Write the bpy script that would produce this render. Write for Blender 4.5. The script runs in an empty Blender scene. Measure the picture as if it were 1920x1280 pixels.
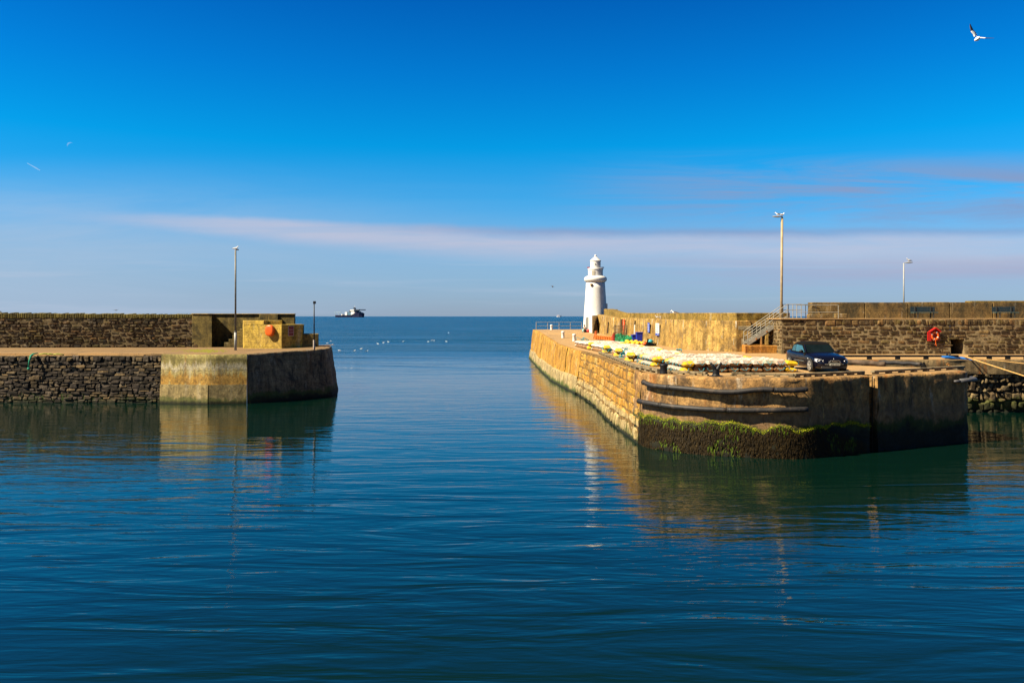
import bpy, bmesh, math, random
from mathutils import Vector, Matrix, noise as mnoise
R = math.radians
F, H, HY = 1500.0, 6.05, 593.0      # focal length in photo pixels, eye height over the water, horizon row
scene = bpy.context.scene
C = scene.collection

# ------------------------------------------------------------------ survey helpers (photo row/column -> place on a known level)
def P(px, py, z):
    Y = F*(H-z)/(py-HY); return Vector(((px-960)/F*Y, Y, z))
def A(px, Y, py):
    return Vector(((px-960)/F*Y, Y, H+(HY-py)*Y/F))
def lerp_tab(t, x):
    if x <= t[0][0]: return t[0][1]
    for (a, b), (c, d) in zip(t, t[1:]):
        if x <= c: return b+(d-b)*(x-a)/(c-a)
    return t[-1][1]
ZR = [(42,3.4),(50,3.3),(66,3.3),(75,3.45),(90,3.8),(105,4.1),(120,4.15)]
def zr(Y): return lerp_tab(ZR, Y)
def zl(X, Y):
    return 3.4+0.05*max(0, min(1, (Y-56)/8))+0.13*max(0, min(1, (X+19)/4))
def G(px, py, right=True):
    z = 3.4
    for _ in range(30):
        p = P(px, py, z); z = zr(p.y) if right else zl(p.x, p.y)
    p.z = z; return p

# ------------------------------------------------------------------ mesh builder
class MB:
    def __init__(s): s.v=[]; s.f=[]; s.c={}; s.sm=False
    def add(s, vs, fs, col=None):
        o=len(s.v); s.v.extend([tuple(v) for v in vs])
        for f in fs:
            if col is not None: s.c[len(s.f)]=col
            s.f.append(tuple(i+o for i in f))
    def box(s, c, d, rz=0, col=None, M=None):
        cx,cy,cz=c; hx,hy,hz=d[0]/2,d[1]/2,d[2]/2; vs=[]
        for z in (-hz,hz):
            for x,y in ((-hx,-hy),(hx,-hy),(hx,hy),(-hx,hy)):
                p=Vector((x,y,z))
                if M is not None: p=M@p
                elif rz: p=Matrix.Rotation(rz,3,'Z')@p
                vs.append((p.x+cx,p.y+cy,p.z+cz))
        s.add(vs,[(3,2,1,0),(4,5,6,7),(0,1,5,4),(1,2,6,5),(2,3,7,6),(3,0,4,7)],col)
    def beam(s, a, b, w, h, col=None):
        a=Vector(a); b=Vector(b); d=(b-a); L=d.length; d.normalize()
        up=Vector((0,0,1)) if abs(d.z)<0.95 else Vector((0,1,0))
        x=d.cross(up).normalized(); u=x.cross(d)
        M=Matrix((x,d,u)).transposed()
        s.box((a+b)/2,(w,L,h),M=M,col=col)
    def prism(s, poly, z0, z1, col=None):
        n=len(poly); z0=z0 if isinstance(z0,(list,tuple)) else [z0]*n; z1=z1 if isinstance(z1,(list,tuple)) else [z1]*n
        vs=[(p[0],p[1],z0[i]) for i,p in enumerate(poly)]+[(p[0],p[1],z1[i]) for i,p in enumerate(poly)]
        fs=[tuple(range(n))[::-1],tuple(range(n,2*n))]+[(i,(i+1)%n,(i+1)%n+n,i+n) for i in range(n)]
        s.add(vs,fs,col)
    def tube(s, pts, r, n=8, cap=True, col=None, sq=(1,1)):
        pts=[Vector(p) for p in pts]; m=len(pts); rs=r if isinstance(r,(list,tuple)) else [r]*m
        vs=[]; x=None
        for i,p in enumerate(pts):
            d=(pts[min(i+1,m-1)]-pts[max(i-1,0)]).normalized()
            if x is None:
                up=Vector((0,0,1)) if abs(d.z)<0.9 else Vector((0,1,0)); x=d.cross(up).normalized()
            else: x=(x-d*x.dot(d)).normalized()
            y=d.cross(x)
            for k in range(n):
                a=2*math.pi*k/n; vs.append(p+x*(math.cos(a)*rs[i]*sq[0])+y*(math.sin(a)*rs[i]*sq[1]))
        fs=[(i*n+k,i*n+(k+1)%n,(i+1)*n+(k+1)%n,(i+1)*n+k) for i in range(m-1) for k in range(n)]
        if cap: fs+= [tuple(range(n))[::-1],tuple(range((m-1)*n,m*n))]
        s.add(vs,fs,col)
    def lathe(s, prof, c=(0,0,0), n=24, col=None):
        vs=[(c[0]+r*math.cos(2*math.pi*k/n),c[1]+r*math.sin(2*math.pi*k/n),c[2]+z) for r,z in prof for k in range(n)]
        m=len(prof)
        fs=[(i*n+k,i*n+(k+1)%n,(i+1)*n+(k+1)%n,(i+1)*n+k) for i in range(m-1) for k in range(n)]
        fs+=[tuple(range(n))[::-1],tuple(range((m-1)*n,m*n))]
        s.add(vs,fs,col)
    def ball(s, c, r, n=12, col=None, sc=(1,1,1), M=None):
        prof=[(math.sin(math.pi*i/n),-math.cos(math.pi*i/n)) for i in range(1,n)]
        vs=[];
        for rr,z in [(0.001,-1)]+prof+[(0.001,1)]:
            for k in range(n):
                p=Vector((rr*math.cos(2*math.pi*k/n)*r*sc[0],rr*math.sin(2*math.pi*k/n)*r*sc[1],z*r*sc[2]))
                if M is not None: p=M@p
                vs.append(p+Vector(c))
        m=n+1
        fs=[(i*n+k,i*n+(k+1)%n,(i+1)*n+(k+1)%n,(i+1)*n+k) for i in range(m-1) for k in range(n)]
        s.add(vs,fs,col)
    def grid(s, rows, col=None, close=False):
        m=len(rows); n=len(rows[0]); vs=[p for r in rows for p in r]
        fs=[(i*n+k,i*n+(k+1)%n,(i+1)*n+(k+1)%n,(i+1)*n+k) for i in range(m-1) for k in range(n if close else n-1)]
        s.add(vs,fs,col)

def link(name, mb, mat, parent=None, smooth=False, bevel=0, origin=None, auto=None):
    me=bpy.data.meshes.new(name); org=Vector(origin) if origin is not None else None
    vs=mb.v if org is None else [tuple(Vector(v)-org) for v in mb.v]
    me.from_pydata(vs,[],mb.f)
    bm=bmesh.new(); bm.from_mesh(me); bmesh.ops.recalc_face_normals(bm,faces=bm.faces)
    bm.to_mesh(me); bm.free()
    if mb.c:
        at=me.color_attributes.new('col','FLOAT_COLOR','CORNER')
        for p in me.polygons:
            c=mb.c.get(p.index,(0.5,0.5,0.5))
            for li in p.loop_indices: at.data[li].color=(c[0],c[1],c[2],1)
    for p in me.polygons: p.use_smooth=smooth
    if mat is not None: me.materials.append(mat)
    me.update()
    o=bpy.data.objects.new(name,me); C.objects.link(o)
    if org is not None: o.location=org
    if parent is not None: o.parent=parent
    if bevel:
        m=o.modifiers.new('bevel','BEVEL'); m.width=bevel; m.segments=2; m.limit_method='ANGLE'; m.angle_limit=R(35)
    if auto: 
        m=o.modifiers.new('ws','WEIGHTED_NORMAL')
    return o
def tag(o, label=None, cat=None, group=None, kind=None):
    if label: o['label']=label
    if cat: o['category']=cat
    if group: o['group']=group
    if kind: o['kind']=kind
    return o
def empty(name, loc, label, cat, group=None, rz=0, sc=1):
    o=bpy.data.objects.new(name,None); C.objects.link(o); o.location=loc; o.rotation_euler[2]=rz
    o.scale=(sc,sc,sc); o.empty_display_size=0.2
    return tag(o,label,cat,group)
def copy_tree(o, parent=None, **kw):
    c=o.copy(); C.objects.link(c)
    if parent is not None: c.parent=parent
    for ch in [x for x in C.objects if x.parent==o]: copy_tree(ch,c)
    return c
def dup(o, loc, label, rz=None, sc=None):
    c=copy_tree(o); c.location=loc; c['label']=label
    if rz is not None: c.rotation_euler[2]=rz
    if sc is not None: c.scale=(sc,)*3 if not isinstance(sc,tuple) else sc
    return c

# ------------------------------------------------------------------ materials
KA=0.64
class NT:
    def __init__(s, m): s.t=m.node_tree; s.t.nodes.clear()
    def n(s, typ, **kw):
        nd=s.t.nodes.new(typ)
        for k,v in kw.items(): setattr(nd,k,v)
        return nd
    def l(s,a,b): s.t.links.new(a,b)
    def set(s, sock, v):
        if hasattr(v,'links') or isinstance(v,bpy.types.NodeSocket): s.l(v,sock)
        else:
            if isinstance(v,(tuple,list)) and len(v)==3 and sock.type=='RGBA': v=(*v,1)
            sock.default_value=v
    def math(s, op, a, b=0.0, clamp=False):
        nd=s.n('ShaderNodeMath',operation=op); nd.use_clamp=clamp; s.set(nd.inputs[0],a); s.set(nd.inputs[1],b); return nd.outputs[0]
    def mix(s, f, a, b, mode='MIX'):
        nd=s.n('ShaderNodeMix',data_type='RGBA',blend_type=mode); nd.clamp_factor=True
        s.set(nd.inputs[0],f); s.set(nd.inputs[6],a); s.set(nd.inputs[7],b); return nd.outputs[2]
    def scale(s, v, k):
        nd=s.n('ShaderNodeVectorMath',operation='MULTIPLY'); s.set(nd.inputs[0],v); nd.inputs[1].default_value=k; return nd.outputs[0]
    def noise(s, v, k=(1,1,1), detail=4, rough=0.55, dist=0.0, sc=1.0):
        nd=s.n('ShaderNodeTexNoise'); s.l(s.scale(v,k),nd.inputs['Vector']); nd.inputs['Scale'].default_value=sc
        nd.inputs['Detail'].default_value=detail; nd.inputs['Roughness'].default_value=rough; nd.inputs['Distortion'].default_value=dist
        return nd.outputs[0]
    def mr(s, v, a, b, c=0.0, d=1.0, smooth=True):
        nd=s.n('ShaderNodeMapRange'); nd.interpolation_type='SMOOTHSTEP' if smooth else 'LINEAR'
        s.set(nd.inputs[0],v)
        for i,x in enumerate((a,b,c,d)): s.set(nd.inputs[i+1],x)
        return nd.outputs[0]
    def pos(s): return s.n('ShaderNodeNewGeometry').outputs['Position']
    def xyz(s,v):
        nd=s.n('ShaderNodeSeparateXYZ'); s.l(v,nd.inputs[0]); return nd.outputs
    def bump(s, h, dist, strength=1.0, normal=None):
        nd=s.n('ShaderNodeBump'); s.l(h,nd.inputs['Height']); nd.inputs['Distance'].default_value=dist; s.set(nd.inputs['Strength'],strength)
        if normal is not None: s.l(normal,nd.inputs['Normal'])
        return nd.outputs[0]
    def out(s, col, rough=0.8, normal=None, metal=0.0, spec=0.3, **kw):
        b=s.n('ShaderNodeBsdfPrincipled'); s.set(b.inputs['Base Color'],col); s.set(b.inputs['Roughness'],rough)
        s.set(b.inputs['Metallic'],metal); s.set(b.inputs['Specular IOR Level'],spec)
        for k,v in kw.items(): s.set(b.inputs[k.replace('_',' ')],v)
        if normal is not None: s.l(normal,b.inputs['Normal'])
        o=s.n('ShaderNodeOutputMaterial'); s.l(b.outputs[0],o.inputs[0]); return b
def newmat(name):
    m=bpy.data.materials.new(name); m.use_nodes=True; return m, NT(m)
def plain(name, col, rough=0.6, metal=0.0, var=0.25, sc=8.0, spec=0.4, dirt=None, bump=0.0, coat=0.0):
    m,t=newmat(name); p=t.n('ShaderNodeTexCoord').outputs['Object']
    col=tuple(x*0.70 for x in col); dirt=tuple(x*0.70 for x in dirt) if dirt else None
    n=t.noise(p,(sc,)*3,5); k=t.mr(n,0.3,0.7,1-var,1+var*0.4)
    c=t.mix(1.0,col,k,'MULTIPLY')
    if dirt: c=t.mix(t.mr(t.noise(p,(sc*.6,sc*.6,sc*.25),5),0.5,0.68),c,dirt)
    nn=t.bump(n,bump) if bump else None
    kw={'Coat_Weight':coat} if coat else {}
    t.out(c,rough,nn,metal,spec,**kw); return m
def attrmat(name, rough=0.7, mul=1.0, var=0.2, sc=20, spec=0.3):
    m,t=newmat(name); a=t.n('ShaderNodeAttribute',attribute_name='col').outputs['Color']
    p=t.n('ShaderNodeTexCoord').outputs['Object']
    c=t.mix(1.0,a,t.mr(t.noise(p,(sc,)*3,4),0.3,0.7,(1-var)*mul,(1+var*.5)*mul),'MULTIPLY')
    t.out(c,rough,None,0,spec); return m

def tide(t, c, p, z0, weed=(0.012,0.012,0.006), green=(0.05,0.09,0.01), hi=1.25, amt=1.0, gw=0.22, patch=None):
    """weed and green algae on a harbour wall: black below, green fringe on top"""
    X,Y,Z=t.xyz(p)
    nz=t.noise(p,(0.7,0.7,0.7),5,0.6); nf=t.noise(p,(5,5,2.5),5,0.6)
    h=t.math('ADD',Z,t.math('MULTIPLY',t.math('SUBTRACT',nz,0.5),1.3)); h=t.math('ADD',h,t.math('MULTIPLY',t.math('SUBTRACT',nf,0.5),0.7))
    g=t.math('MULTIPLY',t.math('SUBTRACT',1.0,t.mr(h,hi-0.1,hi+gw)),amt)
    c=t.mix(g,c,green)
    w=t.math('MULTIPLY',t.math('SUBTRACT',1.0,t.mr(h,hi-0.45,hi-0.1)),amt)
    c=t.mix(w,c,weed)
    low=t.math('SUBTRACT',1.0,t.mr(t.math('ADD',Z,t.math('MULTIPLY',nf,0.2)),0.12,0.38))
    return t.mix(t.math('MULTIPLY',low,0.85),c,(0.008,0.009,0.006))

def concrete(name, c1, c2, c3, streak=0.5, boards=None, rust=0.0, grain=0.45, water=None, white=0.0, bump=0.012, amt=1.0, hi=1.25, dark=None, lich=0.0, green=(0.05,0.09,0.01), bands=False, lowdark=None):
    m,t=newmat(name); p=t.pos(); X,Y,Z=t.xyz(p)
    c=t.mix(t.mr(t.noise(p,(0.45,0.45,0.6),6,0.6,0.6),0.35,0.65),c1,c2)
    c=t.mix(t.math('MULTIPLY',t.mr(t.noise(p,(1.6,1.6,0.16),5,0.65,0.3),0.46,0.66),streak),c,c3)
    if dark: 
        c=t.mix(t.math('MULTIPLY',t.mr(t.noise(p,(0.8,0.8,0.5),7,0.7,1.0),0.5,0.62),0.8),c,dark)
    if white: c=t.mix(t.math('MULTIPLY',t.mr(t.noise(p,(1.9,1.9,0.35),6,0.7,0.8),0.57,0.67),white),c,(0.62,0.56,0.46))
    if lich: c=t.mix(t.math('MULTIPLY',t.mr(t.noise(p,(1.1,1.1,1.1),7,0.75),0.52,0.62),lich),c,(0.16,0.13,0.015))
    if bands:
        zz=t.math('ADD',Z,t.math('MULTIPLY',t.math('SUBTRACT',t.noise(p,(3.0,3.0,0.12),6,0.75),0.5),2.2))
        bd=lambda lo,hi,col,k,cc: t.mix(t.math('MULTIPLY',t.math('MULTIPLY',t.mr(zz,lo-.12,lo+.12),t.math('SUBTRACT',1.0,t.mr(zz,hi-.15,hi+.15))),k),cc,col)
        c=bd(2.75,4.0,(0.27,0.23,0.07),.75,c); c=bd(2.35,2.7,(0.62,0.56,0.42),.7,c); c=bd(1.2,2.0,(0.50,0.25,0.03),.75,c)
        ln=t.math('MULTIPLY',t.math('SUBTRACT',1.0,t.mr(t.math('ABSOLUTE',t.math('SUBTRACT',Z,2.30)),0.0,0.03)),.7); c=t.mix(ln,c,(0.10,0.08,0.04))
    if rust: c=t.mix(t.math('MULTIPLY',t.mr(t.noise(p,(1.3,1.3,0.10),5,0.6,0.2),0.53,0.66),rust),c,(0.30,0.10,0.015))
    n1=t.noise(p,(9,9,9),8,0.7)
    c=t.mix(1.0,c,t.mr(n1,0.25,0.75,1-grain,1+grain*0.6),'MULTIPLY')
    # pits and small dark holes
    v=t.n('ShaderNodeTexVoronoi'); t.l(t.scale(p,(2.2,2.2,2.2)),v.inputs['Vector']); v.inputs['Scale'].default_value=1
    c=t.mix(t.math('MULTIPLY',t.math('SUBTRACT',1.0,t.mr(v.outputs['Distance'],0.05,0.11)),0.7),c,(0.03,0.02,0.01))
    h=t.math('ADD',t.math('MULTIPLY',n1,0.7),t.math('MULTIPLY',t.noise(p,(2,2,2),5),1.5))
    if lowdark: c=t.mix(t.math('MULTIPLY',t.math('SUBTRACT',1.0,t.mr(t.math('ADD',Z,t.math('MULTIPLY',t.noise(p,(.8,.8,.8),3),.5)),2.0,2.6)),0.65),c,lowdark)
    if boards:
        q = Z if boards=='h' else t.math('ADD',t.math('MULTIPLY',X,0.9),t.math('MULTIPLY',Y,-0.45))
        q=t.math('ADD',q,t.math('MULTIPLY',t.noise(p,(0.4,0.4,0.4),1),0.05))
        fr=t.math('FRACT',t.math('MULTIPLY',q,1/0.36 if boards=='h' else 1/0.6))
        d=t.math('ABSOLUTE',t.math('SUBTRACT',fr,0.5))
        ln=t.mr(d,0.455,0.49)
        c=t.mix(t.math('MULTIPLY',ln,0.35),c,t.mix(1.0,c,(0.3,0.27,0.2),'MULTIPLY'))
        h=t.math('SUBTRACT',h,t.math('MULTIPLY',ln,1.3))
    c=t.mix(1.0,c,t.mr(t.noise(p,(2.6,2.6,1.8),7,0.75,0.8),0.32,0.68,0.55,1.35),'MULTIPLY')
    if water: c=tide(t,c,p,0,amt=amt,hi=hi,green=green)
    c=t.mix(1.0,c,(KA,KA,KA*.96),'MULTIPLY')
    t.out(c,t.mr(n1,0.3,0.7,0.75,0.95),t.bump(h,bump),0,0.25); return m

def stone(name, cols, mul=1.0, water=False, hi=1.25, lich=0.0, bump=0.015, amt=1.0, zlow=None, bleach=None, green=(0.05,0.09,0.01), spread=(0.62,1.22)):
    """cols: palette picked by the stone's own random attribute"""
    m,t=newmat(name); p=t.pos(); X,Y,Z=t.xyz(p)
    a=t.n('ShaderNodeAttribute',attribute_name='col'); sp=t.n('ShaderNodeSeparateColor'); t.l(a.outputs['Color'],sp.inputs[0])
    rp=t.n('ShaderNodeValToRGB'); t.l(sp.outputs[0],rp.inputs[0]); els=rp.color_ramp.elements
    while len(els)<len(cols): els.new(0.5)
    for i,cc in enumerate(cols):
        els[i].position=i/(len(cols)-1); els[i].color=(*cc,1)
    c=rp.outputs[0]
    if zlow: c=t.mix(t.math('SUBTRACT',1.0,t.mr(t.math('ADD',Z,t.math('MULTIPLY',t.noise(p,(0.3,0.3,0.3),2),0.5)),zlow[0],zlow[0]+0.25)),c,zlow[1])
    c=t.mix(1.0,c,t.mr(sp.outputs[1],0,1,spread[0]*mul,spread[1]*mul,False),'MULTIPLY')
    n1=t.noise(p,(7,7,7),8,0.7); n2=t.noise(p,(1.2,1.2,1.2),6,0.7,0.5)
    c=t.mix(1.0,c,t.mr(n1,0.28,0.72,0.45,1.35),'MULTIPLY')
    c=t.mix(t.math('MULTIPLY',t.mr(n2,0.46,0.64),0.8),c,t.mix(1.0,c,(0.42,0.38,0.32),'MULTIPLY'))
    if bleach: c=t.mix(t.math('MULTIPLY',t.mr(t.noise(p,(2.4,2.4,1.2),6,0.7),0.56,0.66),bleach),c,(0.5,0.42,0.32))
    if lich: c=t.mix(t.math('MULTIPLY',t.mr(t.noise(p,(1.5,1.5,1.5),7,0.75),0.5,0.6),lich),c,(0.15,0.12,0.012))
    if water: c=tide(t,c,p,0,amt=amt,hi=hi,green=green)
    c=t.mix(1.0,c,(KA,KA,KA*.96),'MULTIPLY')
    h=t.math('ADD',n1,t.math('MULTIPLY',t.noise(p,(22,22,22),5,0.7),0.4))
    t.out(c,0.88,t.bump(h,bump),0,0.25); return m
# ------------------------------------------------------------------ walls
class Path:
    """plan polyline, outward normal on the camera/water side (right of travel when flip)"""
    def __init__(s, pts, flip=1):
        s.p=[Vector((a,b)) for a,b in pts]; s.L=[0]
        for a,b in zip(s.p,s.p[1:]): s.L.append(s.L[-1]+(b-a).length)
        s.len=s.L[-1]; s.flip=flip
        s.nr=[]
        for i in range(len(s.p)):
            d=Vector((0,0))
            if i>0: d+=(s.p[i]-s.p[i-1]).normalized()
            if i<len(s.p)-1: d+=(s.p[i+1]-s.p[i]).normalized()
            d.normalize(); s.nr.append(Vector((d.y,-d.x))*flip)
    def at(s,u):
        u=max(0,min(s.len,u))
        for i in range(len(s.L)-1):
            if u<=s.L[i+1]+1e-9:
                t=(u-s.L[i])/(s.L[i+1]-s.L[i]); return s.p[i].lerp(s.p[i+1],t), s.nr[i].lerp(s.nr[i+1],t).normalized()
        return s.p[-1],s.nr[-1]
    def px(s, px):
        """arclength where the wall is seen at photo column px"""
        k=(px-960)/F; best=None
        N=400
        for i in range(N):
            u0=s.len*i/N; u1=s.len*(i+1)/N; a,_=s.at(u0); b,_=s.at(u1)
            fa=a.x-k*a.y; fb=b.x-k*b.y
            if fa*fb<=0 and fa!=fb: return u0+(u1-u0)*fa/(fa-fb)
        return 0
def chaikin(pts, it=2):
    for _ in range(it):
        q=[pts[0]]
        for a,b in zip(pts,pts[1:]):
            q.append((a[0]*.75+b[0]*.25,a[1]*.75+b[1]*.25)); q.append((a[0]*.25+b[0]*.75,a[1]*.25+b[1]*.75))
        q.append(pts[-1]); pts=q
    return pts
def wallfn(path, ztop, batter=0.0, zb=0.0):
    """ztop: function of plan point; batter: how far the foot (z=zb) stands out"""
    def fn(u, z, d):
        q,n=path.at(u); zt=ztop(q)
        k=batter*(zt-z)/(zt-zb) if batter else 0
        r=q+n*(d+k); return Vector((r.x,r.y,z))
    return fn
def wallface(mb, path, fn, z0, ztop, du=0.4, dz=0.3, amp=0.02, seed=0, fr=0.8, u0=0, u1=None, round_top=0.05, cap=0.5):
    u1=path.len if u1 is None else u1; nu=max(2,int((u1-u0)/du)); us=[u0+(u1-u0)*i/nu for i in range(nu+1)]
    for L in path.L:
        if u0<L<u1:
            j=min(range(1,nu),key=lambda k:abs(us[k]-L)) if nu>1 else 0
            us[j]=L
    rows=[]
    hmax=max(ztop(path.at(u)[0]) for u in us)-z0; nz=max(2,int(hmax/dz))
    for k in range(nz+1):
        row=[]
        for u in us:
            q,_=path.at(u); zt=ztop(q)-round_top; z=z0+(zt-z0)*k/nz
            pt=fn(u,z,0); o=amp*2*(mnoise.fractal(Vector((pt.x*fr,pt.y*fr,pt.z*fr+seed)),1.0,2.0,4))
            row.append(fn(u,z,o))
        rows.append(row)
    if cap:
        for d,dzz in ((-0.015,0.7),(-round_top*0.5,0.93),(-round_top,1.0),(-cap,1.0)):
            row=[]
            for u in us:
                q,_=path.at(u); o=amp*1.6*mnoise.fractal(Vector((q.x*1.6,q.y*1.6,seed+d*3)),1,2,4)
                r=fn(u,ztop(q),d+(o if d>-0.2 else 0)); r.z=ztop(q)-round_top*(1-dzz)+(0.004 if cap<0.45 else 0)
                row.append(r)
            rows.append(row)
    mb.grid(rows)
def stones(mb, fn, u0, u1, z0, z1, ch, wr, gap=0.02, depth=0.06, rnd=None, rough=0.25, z1f=None, jit=0.3, rowbias=0.0, skip=None, nu=6, nv=4):
    z=z0
    while z<z1-0.03:
        h=rnd.uniform(*ch); 
        if z+h>z1-ch[0]*0.5: h=z1-z
        u=u0-rnd.uniform(0,wr[0]); rb=rnd.random()
        while u<u1:
            w=rnd.uniform(*wr)*(1+0.6*(h-ch[0])/max(0.01,ch[1]-ch[0])*0.4)
            a=max(u,u0)+gap/2; b=min(u+w,u1)-gap/2; u+=w
            if b-a<0.08: continue
            subs=[(z,h)]
            if h>ch[0]*1.25 and rnd.random()<0.22: f=rnd.uniform(.35,.65); subs=[(z,h*f),(z+h*f,h*(1-f))]
            for zz,hh in subs:
                zlo=zz+gap/2; zhi=zz+hh-gap/2
                if z1f:
                    lim=z1f((a+b)/2)
                    if zlo>lim-0.08: continue
                    zhi=min(zhi,lim)
                if skip and skip((a+b)/2,(zlo+zhi)/2): continue
                if zhi-zlo<0.05: continue
                off=rnd.uniform(-rough,rough)*depth; sd=rnd.uniform(0,99)
                ja=[rnd.uniform(-1,1)*jit*min(0.06,(zhi-zlo)*.2) for _ in range(8)]
                rows=[]
                for j in range(nv+1):
                    t=j/nv*2-1; row=[]
                    for i in range(nu+1):
                        s_=i/nu*2-1
                        # push the parameter towards the edge so that the face is flat and the arris round
                        ss=math.copysign(abs(s_)**0.6,s_); tt=math.copysign(abs(t)**0.6,t)
                        e=max(abs(s_),abs(t)); rim=1 if (i in(0,nu) or j in(0,nv)) else 0
                        cr=(ss*ss*tt*tt)*0.10
                        uu=(a+b)/2+ss*(b-a)/2*(1-cr*min(1,(zhi-zlo)/(b-a)))
                        z_=(zlo+zhi)/2+tt*(zhi-zlo)/2*(1-cr)
                        wx=(1-ss)/2; wz=(1-tt)/2
                        uu+=ja[0]*wx*wz+ja[1]*(1-wx)*wz+ja[2]*wx*(1-wz)+ja[3]*(1-wx)*(1-wz)
                        z_+=ja[4]*wx*wz+ja[5]*(1-wx)*wz+ja[6]*wx*(1-wz)+ja[7]*(1-wx)*(1-wz)
                        if rim: d=-0.03
                        else:
                            d=depth*(1-0.35*e**3)+off+depth*0.45*mnoise.noise(Vector((uu*3.5,z_*4.5,sd)))
                        row.append(fn(uu,z_,d))
                    rows.append(row)
                hue=min(1,max(0,rnd.gauss(0.5,0.28)+rowbias*(rb-.5))); br=rnd.random()
                mb.grid(rows,col=(hue,br,0))
        z+=h

rnd=random.Random(7)
SUN_EL, SUN_TH = 47.0, 20.0        # elevation, degrees behind the west-east line
ST=Vector((-math.cos(R(SUN_TH)),-math.sin(R(SUN_TH)),0))*math.cos(R(SUN_EL)); ST.z=math.sin(R(SUN_EL))

# materials of the masonry
m_deck=None
def mk_deck(dk_=1.0):
    m,t=newmat('quay_paving'); p=t.pos(); X,Y,Z=t.xyz(p)
    c=t.mix(t.mr(t.noise(p,(0.35,0.12,0.3),6,0.6,0.5),0.35,0.65),(0.50,0.31,0.13),(0.42,0.265,0.12))
    c=t.mix(t.math('MULTIPLY',t.mr(t.noise(p,(0.9,0.5,1),7,0.7,1.5),0.54,0.66),0.6),c,(0.17,0.12,0.07))
    c=t.mix(t.math('MULTIPLY',t.mr(t.noise(p,(3,3,1),6,0.75,.5),0.6,0.7),0.5),c,(0.55,0.43,0.25))
    n=t.noise(p,(14,14,14),7,0.75)
    c=t.mix(1.0,c,t.mr(n,0.2,0.8,0.7,1.25),'MULTIPLY')
    br=t.n('ShaderNodeTexBrick'); t.l(p,br.inputs['Vector']); br.inputs['Scale'].default_value=0.25
    for k,v in (('Mortar Size',0.006),('Brick Width',1.1),('Row Height',0.9)): br.inputs[k].default_value=v
    c=t.mix(t.math('MULTIPLY',br.outputs['Fac'],0.6),c,(0.10,0.07,0.04))
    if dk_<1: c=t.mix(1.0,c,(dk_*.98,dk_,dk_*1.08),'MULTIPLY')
    c=t.mix(1.0,c,(KA,KA,KA),'MULTIPLY')
    t.out(c,0.9,t.bump(n,0.012),0,0.2); return m
M={}
M['deck']=mk_deck()
M['conc_left']=concrete('weathered_pale_concrete',(0.62,0.50,0.22),(0.53,0.42,0.17),(0.32,0.25,0.08),0.5,None,0.5,water=True,hi=0.1,amt=0.6,white=0.35,bands=True)
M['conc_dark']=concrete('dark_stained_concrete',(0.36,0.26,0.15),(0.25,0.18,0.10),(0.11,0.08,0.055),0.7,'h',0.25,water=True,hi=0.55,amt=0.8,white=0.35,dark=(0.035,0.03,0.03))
M['conc_nose']=concrete('pier_head_concrete',(0.50,0.29,0.105),(0.38,0.21,0.075),(0.19,0.10,0.035),0.75,None,0.9,water=True,hi=1.25,amt=1.0,white=0.5,dark=(0.13,0.085,0.05),bump=0.045,green=(0.04,0.055,0.008),lowdark=(0.20,0.125,0.07))
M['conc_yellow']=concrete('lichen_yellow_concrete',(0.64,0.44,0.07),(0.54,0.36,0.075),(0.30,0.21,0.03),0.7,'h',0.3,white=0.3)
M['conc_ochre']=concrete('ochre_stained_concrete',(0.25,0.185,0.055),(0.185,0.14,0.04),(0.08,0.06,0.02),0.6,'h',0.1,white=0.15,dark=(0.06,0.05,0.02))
M['conc_wall']=concrete('board_marked_concrete',(0.55,0.36,0.11),(0.46,0.28,0.07),(0.20,0.12,0.03),0.85,'v',0.35,white=0.9,dark=(0.24,0.155,0.06))
M['conc_par']=concrete('lichened_parapet_concrete',(0.33,0.215,0.045),(0.26,0.17,0.03),(0.13,0.085,0.02),0.6,None,0.1,white=0.35,lich=0.5)
M['conc_brown']=concrete('brown_weathered_concrete',(0.30,0.195,0.07),(0.19,0.125,0.05),(0.09,0.065,0.03),0.7,'h',0.1,white=0.4,dark=(0.07,0.06,0.035))
M['conc_rust']=concrete('rust_stained_concrete',(0.62,0.25,0.035),(0.55,0.30,0.06),(0.20,0.08,0.015),0.6,None,1.0,white=0.2)
M['conc_slab']=concrete('orange_stained_concrete',(0.62,0.34,0.055),(0.50,0.26,0.035),(0.28,0.14,0.03),0.8,'v',0.5,water=True,hi=0.4,amt=0.8,white=0.45)
M['conc_low']=concrete('grey_foot_concrete',(0.50,0.38,0.19),(0.40,0.31,0.14),(0.15,0.11,0.05),0.7,None,0.2,water=True,hi=0.3,amt=0.9,white=0.5)
M['st_low_left']=stone('dark_rubble_stone',[(0.03,0.022,0.014),(0.075,0.058,0.045),(0.065,0.05,0.042),(0.13,0.095,0.055),(0.19,0.13,0.065)],1.0,True,0.1,amt=0.5,spread=(.35,1.9),bleach=.35)
M['st_up_left']=stone('brown_rubble_stone',[(0.03,0.02,0.01),(0.10,0.065,0.028),(0.07,0.045,0.022),(0.19,0.10,0.035),(0.14,0.10,0.04)],1.0,spread=(.35,1.4),bleach=.3,lich=0.3)
M['mortar_up']=stone('pale_wall_mortar',[(0.34,0.25,0.13),(0.34,0.25,0.13)],1.0,lich=0.15)
M['mortar_dark']=stone('dark_wall_joint',[(0.05,0.037,0.022),(0.05,0.037,0.022)],0.8,True,0.5,amt=.7)
M['cope_left']=stone('lichened_cope_stone',[(0.16,0.13,0.03),(0.25,0.20,0.045),(0.12,0.10,0.03)],1.0,lich=0.6)
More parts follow.
